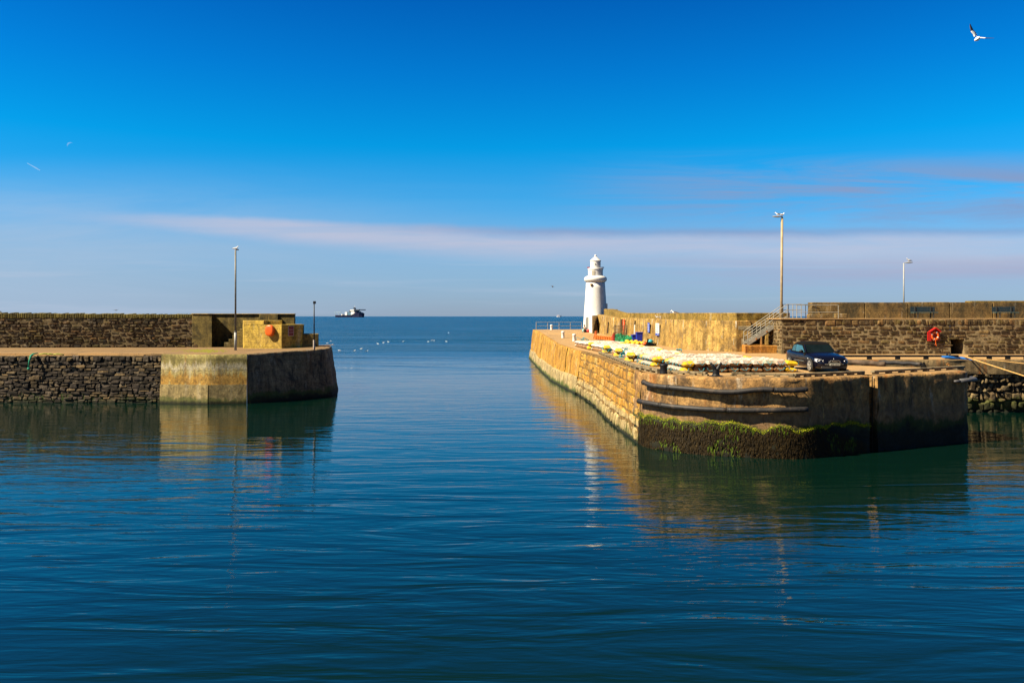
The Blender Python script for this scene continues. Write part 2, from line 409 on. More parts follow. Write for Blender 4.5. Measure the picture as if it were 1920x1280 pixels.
M['st_up_right']=stone('dark_brown_squared_stone',[(0.08,0.045,0.018),(0.15,0.095,0.04),(0.11,0.07,0.028),(0.22,0.12,0.045),(0.17,0.125,0.05)],1.0,spread=(.35,1.45),lich=0.3,bleach=.15)
M['mortar_right']=stone('tan_wall_mortar',[(0.46,0.34,0.185),(0.46,0.34,0.185)],1.0)
M['st_chan']=stone('orange_sandstone_block',[(0.60,0.36,0.085),(0.52,0.26,0.035),(0.56,0.31,0.055),(0.44,0.21,0.03),(0.58,0.39,0.12)],1.0,True,0.2,amt=.6,zlow=(1.25,(0.50,0.38,0.18)),spread=(.72,1.15),bleach=.5)
M['mortar_chan']=stone('sandstone_joint',[(0.40,0.235,0.07),(0.40,0.235,0.07)],0.95,True,0.4,amt=.8)
M['st_rear']=stone('grey_tan_quay_stone',[(0.08,0.055,0.03),(0.21,0.15,0.08),(0.27,0.20,0.10),(0.15,0.10,0.05),(0.34,0.23,0.11)],0.75,True,0.75,amt=.75,spread=(.5,1.4),bleach=.3,green=(0.06,0.08,0.01))
M['nose_base']=stone('weed_covered_stone',[(0.12,0.09,0.04),(0.07,0.065,0.02),(0.10,0.08,0.04)],1.0,True,1.5,amt=.95,green=(0.035,0.05,0.006))

# ------------------------------------------------------------------ LEFT PIER
zL=lambda q: zl(q[0],q[1])-0.0
# stone front (left of the concrete), recessed coping
edgeL=[(-72,57.1),(-24.55,56.25)]
pL=Path(edgeL)
def zlow(q): return 3.28
fnL=wallfn(pL,zlow,0.25)
root=empty('harbour_wall',(-34,56.4,0),'dark rubble stone quay wall rising from the water at far left','wall')
mb=MB(); wallface(mb,pL,fnL,-1.2,zlow,0.6,0.5,0.01,1,round_top=0.02,cap=1.0)
link('backing',mb,M['mortar_dark'],root,origin=None); root.location=(0,0,0)
mb=MB(); stones(mb,fnL,0,pL.len,-0.7,1.6,(0.16,0.42),(0.18,0.8),0.014,0.06,rnd,0.8,jit=1.8); stones(mb,fnL,0,pL.len,1.6,2.85,(0.11,0.27),(0.18,0.8),0.014,0.045,rnd,0.8,jit=1.6); stones(mb,fnL,0,pL.len,2.87,3.26,(0.39,0.39),(0.2,0.5),0.03,0.09,rnd,.8,jit=1.5)
link('stonework',mb,M['st_low_left'],root,smooth=False)
# concrete head of the left pier
A0,A1,A2=(-24.55,56.0),(-20.95,55.35),(-18.5,55.85)
zc=lambda q: zl(q[0],q[1])
pC=Path([A0,A1,A2]); fnC=wallfn(pC,zc,0.10)
pier=empty('quay_face_wall',(0,0,0),'pale rust-streaked concrete face of the left pier head','wall')
mb=MB(); wallface(mb,pC,fnC,-1.2,zc,0.45,0.3,0.015,3,round_top=0.05)
wallface(mb,Path([A2,(-18.5,57.5)]),wallfn(Path([A2,(-18.5,57.5)]),zc,0.0),-1.2,zc,0.45,0.5,0.01,3)
link('concrete_face',mb,M['conc_left'],pier,smooth=True)
mb=MB(); # thin shutter step half way up
for (a,b) in ((A0,A1),(A1,A2)):
    pa=Path([a,b]); f=wallfn(pa,zc,0.10); rows=[]
    for z,d in ((1.30,0.0),(1.32,0.09),(-1.0,0.12)):
        rows.append([f(u,z,d) for u in [pa.len*i/8 for i in range(9)]])
    mb.grid(rows)
M['conc_foot']=concrete('pitted_foot_concrete',(0.46,0.35,0.16),(0.37,0.28,0.12),(0.17,0.13,0.06),0.5,None,0.1,water=True,hi=0.3,amt=0.7,white=0.2)
link('foot_band',mb,M['conc_foot'],pier)
# dark end of the left pier facing the channel
E=chaikin([(-18.5,55.85),(-18.42,55.9),(-16.9,57.7),(-15.3,59.8),(-14.35,61.2),(-14.3,62.4),(-14.5,64),(-15.4,68)],2)
pE=Path(E); fnE=wallfn(pE,zc,0.55)
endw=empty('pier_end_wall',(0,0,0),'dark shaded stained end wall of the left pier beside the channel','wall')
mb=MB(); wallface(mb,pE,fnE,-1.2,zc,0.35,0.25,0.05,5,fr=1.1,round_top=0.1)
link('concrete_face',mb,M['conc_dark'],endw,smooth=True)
# deck of the left pier
mb=MB(); rows=[]
def grid_poly(xa,xb,ya,yb,nx,ny,zf):
    return [[Vector((xa(j/ny)+(xb(j/ny)-xa(j/ny))*i/nx, ya+(yb-ya)*j/ny, 0)) for i in range(nx+1)] for j in range(ny+1)]
def poly_sheet(outline, zf, step=1.0):
    bm=bmesh.new(); vs=[bm.verts.new((x,y,0)) for x,y in outline]; bm.faces.new(vs)
    xs=[p[0] for p in outline]; ys=[p[1] for p in outline]
    for k in range(int(min(ys)/step),int(max(ys)/step)+1):
        g=bm.verts[:]+bm.edges[:]+bm.faces[:]; bmesh.ops.bisect_plane(bm,geom=g,plane_co=(0,k*step,0),plane_no=(0,1,0))
    for k in range(int(min(xs)/step/2),int(max(xs)/step/2)+1):
        g=bm.verts[:]+bm.edges[:]+bm.faces[:]; bmesh.ops.bisect_plane(bm,geom=g,plane_co=(k*step*2,0,0),plane_no=(1,0,0))
    bmesh.ops.triangulate(bm,faces=bm.faces[:])
    bm.verts.index_update(); m=MB(); m.add([(v.co.x,v.co.y,zf(v.co.x,v.co.y)) for v in bm.verts],[tuple(v.index for v in f.verts) for f in bm.faces]); bm.free(); return m
Ei=[(p.x-n.x*0.18,p.y-n.y*0.18) for p,n in zip(pE.p,pE.nr)]
outl=[(-72,57.45),(-24.6,56.55),(-24.5,56.15),(-20.95,55.5),(-18.6,55.98)]+Ei[3:]+[(-15.6,70.5),(-72,70.5)]
mb=poly_sheet(outl,lambda x,y: zl(x,y)+0.006,1.0)
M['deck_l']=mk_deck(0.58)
tag(link('left_pier_paving',mb,M['deck_l']),'worn sunlit concrete paving on top of the left pier',None,None,'structure')
# long kerb step that carries the paving above the low coping
mb=MB(); mb.prism([(-72,57.46),(-24.62,56.53),(-24.62,56.9),(-72,57.85)],3.0,3.43)
mb.prism([(-72,57.0),(-31,56.38),(-31,56.92),(-72,57.44)],3.18,3.31)
mb.prism([(-30.8,56.38),(-25.9,56.27),(-25.9,56.55),(-30.8,56.7)],3.18,3.35)
tag(link('kerb',mb,M['deck'],bevel=0.02),'low concrete kerb step along the top of the dark stone quay wall','kerb')

# upper stone wall, left
pU=Path([(-72,64.42),(-26.3,67.2)])
ztU=lambda q: lerp_tab([(-46,6.40),(-26,6.24)],q[0])
fnU=wallfn(pU,lambda q:6.3,0.12,3.4)
w=empty('breakwater_wall',(0,0,0),'long brown rubble breakwater wall with lichened top, left side','wall')
mb=MB(); wallface(mb,pU,fnU,3.2,lambda q:ztU(q)-0.2,0.6,0.4,0.03,9,cap=1.2,round_top=0.03)
link('mortar_bed',mb,M['mortar_up'],w)
mb=MB(); stones(mb,fnU,0,pU.len,3.42,5.92,(0.12,0.36),(0.18,0.85),0.055,0.065,rnd,0.7,jit=1.1,rowbias=.6)
link('stonework',mb,M['st_up_left'],w)
mb=MB(); u=0
while u<pU.len:
    wd=rnd.uniform(0.10,0.26); q,n=pU.at(u+wd/2); zt=ztU(q)+rnd.uniform(-0.05,0.03)
    z0=5.9+rnd.uniform(-.03,.04); d=n*0.09
    a,_=pU.at(u+0.012); b,_=pU.at(u+wd-0.012)
    mb.prism([(a.x+n.x*.08,a.y+n.y*.08),(b.x+n.x*.08,b.y+n.y*.08),(b.x-n.x*.7,b.y-n.y*.7),(a.x-n.x*.7,a.y-n.y*.7)],z0,[zt-.05,zt-.05,zt,zt],col=(rnd.random(),rnd.random(),0)); u+=wd
link('coping',mb,M['cope_left'],w,bevel=0.03)

# concrete walls, recess, steps and block at the end of the left pier
cw=empty('recessed_concrete_wall',(0,0,0),'ochre concrete end wall with a dark recess, left pier','wall')
def XY(px,Y): return ((px-960)/F*Y,Y)
zt=6.24
mb=MB()
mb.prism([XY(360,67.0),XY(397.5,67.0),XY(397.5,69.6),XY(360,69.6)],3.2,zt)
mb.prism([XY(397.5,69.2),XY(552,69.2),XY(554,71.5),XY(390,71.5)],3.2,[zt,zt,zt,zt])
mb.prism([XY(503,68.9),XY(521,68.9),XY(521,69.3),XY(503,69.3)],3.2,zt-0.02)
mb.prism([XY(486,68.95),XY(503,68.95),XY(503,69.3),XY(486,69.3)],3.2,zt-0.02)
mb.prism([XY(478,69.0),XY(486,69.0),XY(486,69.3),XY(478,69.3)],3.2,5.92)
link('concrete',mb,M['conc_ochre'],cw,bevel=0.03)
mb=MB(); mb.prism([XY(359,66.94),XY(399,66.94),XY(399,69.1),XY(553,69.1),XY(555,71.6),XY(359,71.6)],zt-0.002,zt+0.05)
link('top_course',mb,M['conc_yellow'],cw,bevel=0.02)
mb=MB()
tops=[(420.5,642),(429,636),(436,628.5),(443,622),(450,617)]
for i,(x,y) in enumerate(tops):
    x1=tops[i+1][0] if i<len(tops)-1 else 458
    z=6.05-(y-593)*66.8/F
    mb.prism([XY(x,66.8),XY(x1+0.0,66.8),XY(x1,69.2),XY(x,69.2)],3.2,z)
tag(link('steps',mb,M['conc_ochre'],bevel=0.015),'flight of concrete steps between the recess and the yellow block','steps')
bk=empty('concrete_block',(0,0,0),'yellow stained concrete block with the orange lifebuoy housing, left pier','block')
mb=MB()
zt1=6.05-15.4*64.3/F; zt2=6.05-7.7*64.5/F
f0,f1=XY(456.6,65.0),XY(528,64.0)
mid=(f0[0]+(f1[0]-f0[0])*0.54,f0[1]+(f1[1]-f0[1])*0.54)
mb.prism([f0,f1,XY(568,65.4),XY(566,67.5),XY(455,67.5)],3.2,zt1)
mb.prism([(f0[0],f0[1]),(mid[0],mid[1]),(mid[0]+.15,mid[1]+0.7),XY(529,65.4),XY(529,67.3),XY(455.5,67.3)],zt1-0.1,zt2)
link('block_body',mb,M['conc_yellow'],bk,bevel=0.025)
mb=MB(); mb.prism([XY(559.5,65.3),XY(597,65.6),XY(597.5,68.6),XY(560,68.2)],3.2,6.05-33.3*65.5/F)
mb.prism([XY(558,66.2),XY(570,66.2),XY(570,68),XY(558,68)],3.2,zt1-0.01)
link('low_block',mb,M['conc_ochre'],bk,bevel=0.02)

# ------------------------------------------------------------------ RIGHT PIER
chan=[(6.14,38.0),(6.0,43.7),(5.95,55.0),(5.55,61.4),(4.15,75.6),(3.55,95.0),(3.05,116.0)]
nose_raw=[(6.03,39.4),(6.05,38.5),(6.12,38.0),(6.35,37.0),(6.95,36.2),(8.0,35.3),(9.2,34.72),(10.6,34.3),(12.2,34.0),(14.0,34.8)]
nose=chaikin(nose_raw,2)
tipR=(22.1,38.55)
zR=lambda q: zr(q[1])
# 1 channel side masonry
pM=Path(chan,-1)
uM=pM.L[3]+1.2
fnM=wallfn(pM,zR,-0.0)
def fnM(u,z,d):
    q,n=pM.at(u); b=0.42*(zr(q.y)-z)/3.4*min(1,0.35+u/14); r=q+n*(d+b); return Vector((r.x,r.y,z))
chw=empty('channel_wall',(0,0,0),'sunlit orange sandstone block wall along the channel side of the right pier','wall')
mb=MB(); wallface(mb,pM,fnM,-1.2,zR,0.6,0.4,0.02,11,u1=uM,round_top=0.06)
link('mortar_bed',mb,M['mortar_chan'],chw)
mb=MB(); stones(mb,fnM,0.12,uM,1.25,3.42,(0.38,0.62),(0.5,1.3),0.010,0.032,rnd,0.7,jit=0.9,z1f=lambda u: zr(pM.at(u)[0].y)-0.03)
stones(mb,fnM,0.1,uM,0.75,1.25,(0.5,0.5),(0.6,1.1),0.012,0.05,rnd,0.6,jit=1.0)
stones(mb,fnM,0.1,uM,-0.7,0.75,(0.65,0.75),(0.18,0.5),0.014,0.06,rnd,0.9,jit=1.6)
link('stonework',mb,M['st_chan'],chw)
# 2 slab faced outer length
ch2=empty('outer_channel_wall',(0,0,0),'orange stained smooth concrete wall at the seaward end of the right pier','wall')
mb=MB(); joints=[uM,uM+6.5,uM+13.5,uM+22,uM+31,pM.len]
for a,b in zip(joints,joints[1:]):
    wallface(mb,pM,fnM,-1.2,zR,0.6,0.35,0.05,13+a,u0=a+0.12,u1=b-0.1,round_top=0.08,cap=0.8)
link('slab_face',mb,M['conc_slab'],ch2,smooth=True)
mb=MB(); wallface(mb,pM,lambda u,z,d: fnM(u,z,d-0.22),-1.2,lambda q: zr(q[1])-0.02,0.8,0.5,0.0,14,u0=uM-0.3,round_top=0.02,cap=0)
link('joint_backing',mb,M['mortar_dark'],ch2)
mb=MB(); wallface(mb,pM,lambda u,z,d: fnM(u,z,d+0.10),-1.2,lambda q: 1.25+0.25*mnoise.noise(Vector((0,q[1]*.1,3))),0.5,0.25,0.05,15,u0=uM+0.05,round_top=0.1,cap=0.3)
link('foot_band',mb,M['conc_low'],ch2,smooth=True)
ends=Path([(3.05,116.0),(14.5,118.5)],-1)
mb=MB(); f=wallfn(ends,zR,0.3); wallface(mb,ends,f,-1.2,zR,1,0.5,0.02,16); link('seaward_face',mb,M['conc_slab'],ch2)
# 3 the pier head: curved concrete nose with a ladder recess
NP=nose[:-1]
line0=Vector(nose[-1]); tip=Vector(tipR)
def onl(x): k=(x-line0.x)/(tip.x-line0.x); return (x,line0.y+(tip.y-line0.y)*k)
rec0,rec1=onl(15.95),onl(16.42)
nn=(0.42,-0.907)
front=NP+[tuple(line0),rec0,(rec0[0]-nn[0]*.5,rec0[1]-nn[1]*.5),(rec1[0]-nn[0]*.5,rec1[1]-nn[1]*.5),rec1]+[onl(18),onl(20),onl(21.6),(21.98,38.62),(22.12,38.85),(22.2,40.8)]
pN=Path(front)
# mitred normals at the recess would fold: treat three runs separately
i0=len(NP)+1
runs=[front[:i0+1],front[i0:i0+4],front[i0+3:]]
head=empty('rounded_quay_wall',(0,0,0),'curved concrete head of the right pier, rust streaked and weedy at the foot','wall')
mb=MB()
for k,r_ in enumerate(runs):
    pr=Path(r_); fr_=wallfn(pr,zR,0.03)
    wallface(mb,pr,fr_,-1.2,zR,0.3 if k!=1 else 0.2,0.2,0.04 if k!=1 else 0.005,21+k*3,fr=1.6,round_top=0.14 if k!=1 else 0.02,cap=0.6 if k!=1 else 0.0)
link('concrete_face',mb,M['conc_nose'],head,smooth=True)
SEAMS=[]
for x_,z0_,z1_,r_ in ((1543,1.3,3.3,.022),(1708,1.9,3.1,.012),(1270,1.9,3.3,.012),(1390,1.7,3.2,.010)):
    pr=Path(runs[0]+[onl(15.9)]) if x_<1630 else Path(runs[2]); fr_=wallfn(pr,zR,0.03); u=pr.px(x_); mb=MB(); pts=[]
    for i in range(22):
        z=z0_+(z1_-z0_)*i/21; uu=u+.05*mnoise.fractal(Vector((z*2.5,x_,0)),1,2,3); pt=fr_(uu,z,0); o_=0.08*mnoise.fractal(Vector((pt.x*1.6,pt.y*1.6,pt.z*1.6+(21 if x_<1630 else 27))),1.0,2.0,4); pts.append(fr_(uu,z,o_+.004))
    mb.tube(pts,[r_*(.6+.6*abs(mnoise.noise(Vector((p.z*5,x_,1))))) for p in pts],5); link('seam',mb,M['conc_low'],head)
pF=Path(runs[0]); fF=wallfn(pF,zR,0.03)
# protruding rough base course under the jacket
mb=MB(); pB=Path(runs[0]); fB=wallfn(pB,zR,0.03)
ub=pB.px(1585)
wallface(mb,pB,lambda u,z,d: fB(u,z,d+0.10*max(0.0,min(1,(ub-u)/2.5,(u-.9)/1.5))),-1.2,lambda q: 1.42-0.02*(q[0]-6)+0.28*mnoise.fractal(Vector((q[0]*.9,q[1]*.9,1)),1,2,3),0.2,0.15,0.06,31,fr=2.2,u1=ub,round_top=0.08,cap=0.3)
link('base_course',mb,M['nose_base'],head,smooth=True)
# back of the notch and rear quay
pK=Path([(22.2,40.8),(18.1,43.7),(18.1,46.8),(20.5,50.35)],1)
mb=MB(); f=wallfn(pK,zR,0); wallface(mb,pK,f,-1.2,zR,0.8,0.5,0.02,33,cap=0.6); link('notch_face',mb,M['conc_nose'],head)
pQ=Path([(20.5,50.35),(62,50.6)]); fQ=wallfn(pQ,zR,0.1)
rq=empty('rear_quay_wall',(0,0,0),'rear quay wall of long upright stones under a stained concrete cap, right edge','wall')
mb=MB(); wallface(mb,pQ,fQ,2.42,zR,0.4,0.25,0.04,35,fr=1.2,round_top=0.06)
rows=[[fQ(pQ.len*i/60,2.42+0.05*math.sin(i*1.7),d) for i in range(61)] for d in (0.0,-0.6)]
mb.grid(rows); link('cap',mb,concrete('rusty_quay_cap',(0.26,0.18,0.09),(0.19,0.14,0.07),(0.08,0.055,0.03),0.7,None,1.0,white=0.3,dark=(0.07,0.055,0.035)),rq,smooth=True)
mb=MB(); fq2=lambda u,z,d: fQ(u,z,d-0.25); wallface(mb,pQ,fq2,-1.2,lambda q:2.44,0.6,0.4,0.01,36,cap=0.2); link('backing',mb,M['mortar_dark'],rq)
mb=MB(); stones(mb,lambda u,z,d: fQ(u,z,d-0.22),0,pQ.len,-0.4,2.42,(0.28,0.62),(0.14,0.42),0.05,0.13,rnd,1.1,jit=2.4); link('stonework',mb,M['st_rear'],rq)

# deck of the right pier
Wp=[(10.78,101.0),(11.2,89.0),(12.5,85.0),(13.4,75.0),(14.3,66.2),(16.3,62.8),(17.4,62.0)]
nin=[(p.x-n.x*0.25,p.y-n.y*0.25) for p,n in zip(pF.p,pF.nr)]
cin=[(x+0.3,y) for x,y in chan[1:]]
outl=[(x,y) for x,y in reversed(cin)]+nin[1:]+[(rec0[0]-.42*.25,rec0[1]+.907*.25),(rec0[0]-nn[0]*.5,rec0[1]-nn[1]*.5),(rec1[0]-nn[0]*.5,rec1[1]-nn[1]*.5),(rec1[0]-.42*.25,rec1[1]+.907*.25),(21.7,38.75),(21.95,40.75),(17.9,43.5),(17.9,46.9),(20.3,50.6),(62,50.9),(62,62.5),(22,62.5),(22,64),(17,64),(15,67),(14.0,76),(13.2,86),(12,90),(11,102),(14.5,103),(14.5,118.2),(3.4,115.8)]
mb=poly_sheet(outl,lambda x,y: zr(y)+0.008,1.0)
tag(link('right_pier_paving',mb,M['deck']),'sunlit tan paving on top of the right pier and quay',None,None,'structure')

# concrete wall behind the pier, two tiers
pW=Path(Wp[:-1]+[(17.4,62.0),(18.5,62.05),(18.55,65.5),(19.75,65.5),(19.78,62.2),(22,62.3)])  # alcove under the stairs shaped into the wall so the void turns dark
zlt=lambda q: lerp_tab([(61,5.70),(66,5.75),(80,5.82),(89,5.9),(101,6.28)],q[1])
fW=wallfn(pW,lambda q:5.8,0.15,3.4)
cwl=empty('concrete_pier_wall',(0,0,0),'long two-tier sunlit concrete wall behind the stacked mats, right pier','wall')
mb=MB(); wallface(mb,pW,fW,3.1,zlt,0.5,0.3,0.03,41,cap=1.0,fr=0.9); 
mb.prism([(18.3,62.1),(20,62.15),(20,66),(18.3,66)],5.28,5.74)
# far end return
q0,n0=pW.at(0); mb.prism([(q0.x,q0.y),(q0.x+2.5,q0.y+.3),(q0.x+2.5,q0.y-1),(q0.x+.05,q0.y-.05)],3.5,6.26)
link('lower_tier',mb,M['conc_wall'],cwl,smooth=False)
pWs=Path(Wp+[(22.0,62.3)]); Wi=[(p.x-n.x*0.85,p.y-n.y*0.85) for p,n in zip(pWs.p,pWs.nr)]
pW2=Path(Wi)
zut=lambda q: lerp_tab([(61,6.32),(84,6.40),(90,6.44),(100,6.98)],q[1])
mb=MB(); wallface(mb,pW2,wallfn(pW2,zut,0.0),5.3,zut,0.5,0.2,0.03,43,cap=1.0,fr=0.9)
q0=Vector(Wi[0]); mb.prism([(q0.x,q0.y),(q0.x+1.6,q0.y+.2),(q0.x+1.6,q0.y-1),(q0.x+.05,q0.y-.05)],5.3,6.93)
link('upper_tier',mb,M['conc_par'],cwl)
# broken patches where the render has fallen off
mb=MB(); 
for (px,py,w,h) in ((1430,592,0.9,0.16),(1408,605,0.9,0.22),(1395,615,1.0,0.3),(1385,641,0.9,0.5)):
    u=pW.px(px); q,n=pW.at(u); z=H+(HY-py)*q.y/F
    a,_=pW.at(u-w/2); b,_=pW.at(min(pW.len,u+w/2)); o=(0.16 if py>630 else 0.07) if py>600 else -0.84
    mb.prism([(a.x+n.x*o,a.y+n.y*o),(b.x+n.x*o,b.y+n.y*o),(b.x+n.x*(o-.15),b.y+n.y*(o-.15)),(a.x+n.x*(o-.15),a.y+n.y*(o-.15))],z-h/2,z+h/2)
link('patch_repair',mb,concrete('pale_patch',(0.50,0.42,0.28),(0.42,0.35,0.22),(0.3,0.22,0.12),.4),cwl,bevel=0.03)

# squared stone wall with walkway on top (right)
zwt=5.88
pS=Path([(19.75,61.6),(19.72,58.5),(30,58.1),(62,57.6)])
pS1=Path([(19.72,58.5),(30,58.1),(62,57.6)])
fS=wallfn(pS1,lambda q:zwt,0.12,3.3)
sw=empty('quay_retaining_wall',(0,0,0),'dark squared stone wall with pale mortar below the benches, right side','wall')
hole=(A(1781,58.0,640),A(1812,58.0,664))   # doorway recess
uh0,uh1=pS1.px(1781),pS1.px(1807)
mb=MB(); zc_=lambda q: zwt-0.06
wallface(mb,pS1,fS,3.1,zc_,0.5,0.3,0.02,51,u1=uh0,cap=0.3); wallface(mb,pS1,fS,3.1,zc_,0.5,0.3,0.02,52,u0=uh1,cap=0.3)
hz=6.05-43*58/F
mb2=[[fS(u,z,0) for u in (uh0,uh1)] for z in (hz,zwt-.06)]; mb.grid(mb2)
mb.grid([[fS(u,z,-2.2) for u in (uh0,uh1)] for z in (3.1,hz)]); 
for u in (uh0,uh1): mb.grid([[fS(u,z,d) for d in (0,-2.2)] for z in (3.1,hz)])
mb.grid([[fS(u,hz,d) for d in (0,-2.2)] for u in (uh0,uh1)])
pSr=Path([(19.75,61.6),(19.72,58.5)],1); fSr=wallfn(pSr,lambda q:zwt,0,3.3); wallface(mb,pSr,fSr,3.1,zc_,0.5,0.3,0.02,53,cap=0.2)
link('mortar_bed',mb,M['mortar_right'],sw)
mb=MB(); sk=lambda u,z: uh0-.1<u<uh1+.1 and z<hz+.02
stones(mb,fS,0,pS1.len,3.32,5.35,(0.14,0.32),(0.22,0.85),0.075,0.045,rnd,0.6,jit=1.0,skip=sk,rowbias=.5)
stones(mb,fS,0,pS1.px(1640),5.37,5.84,(0.47,0.47),(0.35,0.95),0.07,0.05,rnd,0.8,jit=1.0)
stones(mb,fS,pS1.px(1640),pS1.len,5.4,5.84,(0.44,0.44),(0.14,0.32),0.03,0.05,rnd,0.8,jit=1.0)
stones(mb,fSr,0,pSr.len,3.32,5.84,(0.18,0.3),(0.3,0.7),0.06,0.04,rnd,0.8,jit=1.0)
link('stonework',mb,M['st_up_right'],sw)
mb=MB(); mb.prism([(19.6,58.36),(62,57.4),(62,64),(20.9,64),(20.9,61.8),(19.6,61.7)],zwt-0.06,zwt+0.02)
tag(link('walkway',mb,M['deck'],bevel=0.02),'sunlit raised walkway slab on top of the squared stone wall',None,None,'structure')
# parapet behind the walkway
pp=empty('parapet_wall',(0,0,0),'brown stained concrete parapet behind the two blue benches','wall')
mb=MB(); xs=[22.85]
for px in (1622,1703,1781,1862): xs.append((px-960)/F*61.0)
xs.append(62)
for a,b in zip(xs,xs[1:]):
    mb.prism([(a+.03,61.0),(b-.03,61.0),(b-.03,61.9),(a+.03,61.9)],5.8,7.13+0.02*math.sin(a*3))
link('panel_wall',mb,M['conc_brown'],pp,bevel=0.03)
mb=MB(); mb.prism([(35.2,61.3),(62,61.3),(62,62.2),(35.2,62.2)],7.1,7.24); link('upper_coping',mb,M['conc_par'],pp,bevel=0.03)
# ------------------------------------------------------------------ object materials
O={}
O['galv']=plain('galvanised_steel',(0.40,0.38,0.32),0.5,0.2,0.25,3)
O['postgrey']=plain('pale_grey_pole_paint',(0.36,0.37,0.36),0.5,0.0,0.2,2)
O['posttan']=plain('tan_weathered_pole',(0.40,0.31,0.18),0.6,0.0,0.25,2)
O['rust']=plain('orange_rust',(0.42,0.17,0.03),0.85,0.0,0.4,5)
O['black']=plain('black_painted_iron',(0.010,0.010,0.011),0.5,0.0,0.3,6,0.3)
O['timber']=plain('weathered_kerb_timber',(0.27,0.215,0.13),0.9,0,0.4,5,0.2,dirt=(0.07,0.055,0.03))
O['darktimber']=plain('dark_tarred_timber',(0.035,0.026,0.018),0.9,0,0.4,5,0.2)
O['white']=plain('white_lighthouse_paint',(0.82,0.80,0.76),0.6,0,0.08,1.2,0.3)
O['dark']=plain('dark_opening',(0.03,0.03,0.03),0.8)
O['red']=plain('red_paint',(0.55,0.012,0.01),0.5)
O['redsign']=plain('dark_red_sign',(0.22,0.006,0.01),0.5,var=.1)
O['orange']=plain('orange_plastic',(0.85,0.13,0.01),0.4,var=.1)
O['blue']=plain('blue_plastic',(0.015,0.03,0.42),0.45)
O['teal']=plain('teal_rope',(0.03,0.34,0.42),0.8)
O['bluerope']=plain('bright_blue_rope',(0.01,0.16,0.60),0.7)
O['greennet']=plain('green_netting',(0.03,0.22,0.10),0.9,0,0.6,14,0.1,dirt=(0.10,0.16,0.05))
O['yellow']=plain('yellow_paint',(0.80,0.50,0.01),0.6,var=.25,sc=6)
O['tanrope']=plain('tan_mooring_rope',(0.62,0.36,0.11),0.9)
O['signwhite']=plain('white_sign_board',(0.8,0.8,0.76),0.5,var=.08)
O['signblue']=plain('blue_sign_board',(0.05,0.10,0.48),0.5,var=.15)
O['matwhite']=plain('whitish_mat_concrete',(0.72,0.64,0.54),0.9,0,0.5,3,0.2,dirt=(0.42,0.30,0.20))
O['matbrown']=plain('brown_mat_concrete',(0.34,0.20,0.09),0.9,0,0.3,5,0.2,dirt=(0.2,0.08,0.03))
O['bird']=attrmat('feathers',0.7,1,0.05)
O['moss']=plain('moss',(0.10,0.14,0.01),1.0,sc=4)
O['paint']=plain('navy_car_paint',(0.003,0.0035,0.010),0.25,0.0,0.05,2,0.25,coat=0.2)
O['roofcloth']=plain('black_canvas_roof',(0.006,0.0055,0.006),0.95,spec=.1)
O['glass']=plain('dark_car_glass',(0.03,0.09,0.10),0.06,0,0.1,1,0.7)
O['chrome']=plain('bright_trim',(0.62,0.62,0.6),0.2,0.8,0.05)
O['lamp']=plain('clear_headlamp',(0.75,0.76,0.78),0.12,0.3,0.3,20)
O['tyre']=plain('tyre_rubber',(0.02,0.018,0.016),0.85)
O['alloy']=plain('alloy_wheel',(0.62,0.58,0.52),0.35,0.5,0.1)
O['plate']=plain('number_plate',(0.62,0.62,0.52),0.5)
O['skin']=plain('skin',(0.55,0.33,0.23),0.6,var=.05)
O['ribbed']=plain('black_rubber_fender',(0.024,0.022,0.023),0.6,0,0.3,5,0.35,dirt=(0.06,0.045,0.035))
O['slate']=plain('grey_creel_slats',(0.26,0.19,0.11),0.9,0,0.4,6,0.2)

def text(body, size, mat, parent, loc, rot, name='lettering', align='CENTER', ext=0.004):
    cu=bpy.data.curves.new(name,'FONT'); cu.body=body; cu.size=size; cu.align_x=align; cu.align_y='CENTER'; cu.extrude=ext
    cu.materials.append(mat); o=bpy.data.objects.new(name,cu); C.objects.link(o); o.location=loc; o.rotation_euler=rot; 
    bpy.context.view_layer.update(); me=bpy.data.meshes.new_from_object(o.evaluated_get(bpy.context.evaluated_depsgraph_get())); bpy.data.objects.remove(o)
    o=bpy.data.objects.new(name,me); C.objects.link(o); o.location=loc; o.rotation_euler=rot; o.parent=parent; return o

# ------------------------------------------------------------------ lighthouse
LY=104.0; LX=(1116.6-960)/F*LY; LZ=zr(LY)
lh=empty('lighthouse',(LX,LY,LZ),'white round lighthouse at the seaward end of the right pier','lighthouse')
S=F/LY
def lz(py): return H+(HY-py)/S-LZ
def prof(l): return [(hw/S, lz(py)) for py,hw in l]
mb=MB(); mb.lathe(prof([(622,24.0),(612,23.2),(600,22.3),(585,21.3),(570,20.2),(555,19.2),(540,18.2),(530,17.6)]),n=40); link('tower',mb,O['white'],lh,smooth=True)
mb=MB(); mb.lathe(prof([(529.5,17.4),(528.3,18.3),(527.3,20.0),(525.5,21.0),(523,21.3),(521,20.8),(519.5,19.6),(518,17),(517,13)]),n=40); link('gallery',mb,O['white'],lh,smooth=True)
mb=MB(); mb.lathe(prof([(518,13.8),(506,13.8)]),n=36); link('upper_drum',mb,O['white'],lh,smooth=False)
mb=MB(); mb.lathe(prof([(506.2,13.6),(505.6,14.6),(503.4,14.6),(503,13.6),(503,9)]),n=36); link('balcony',mb,O['white'],lh)
mb=MB(); mb.lathe(prof([(503.2,9.6),(489.6,9.6)]),n=32); ln_=link('lantern_room',mb,O['white'],lh)
mb=MB(); mb.lathe(prof([(490,9.6),(489.2,10.5),(488.6,10.3),(482,2.8),(481,1.8)]),n=32); rf=link('roof',mb,O['white'],lh)
mb=MB(); mb.ball((0,0,lz(479.3)),2.1/S,10); link('finial',mb,O['white'],rf,smooth=True)
mb=MB(); a=R(255)
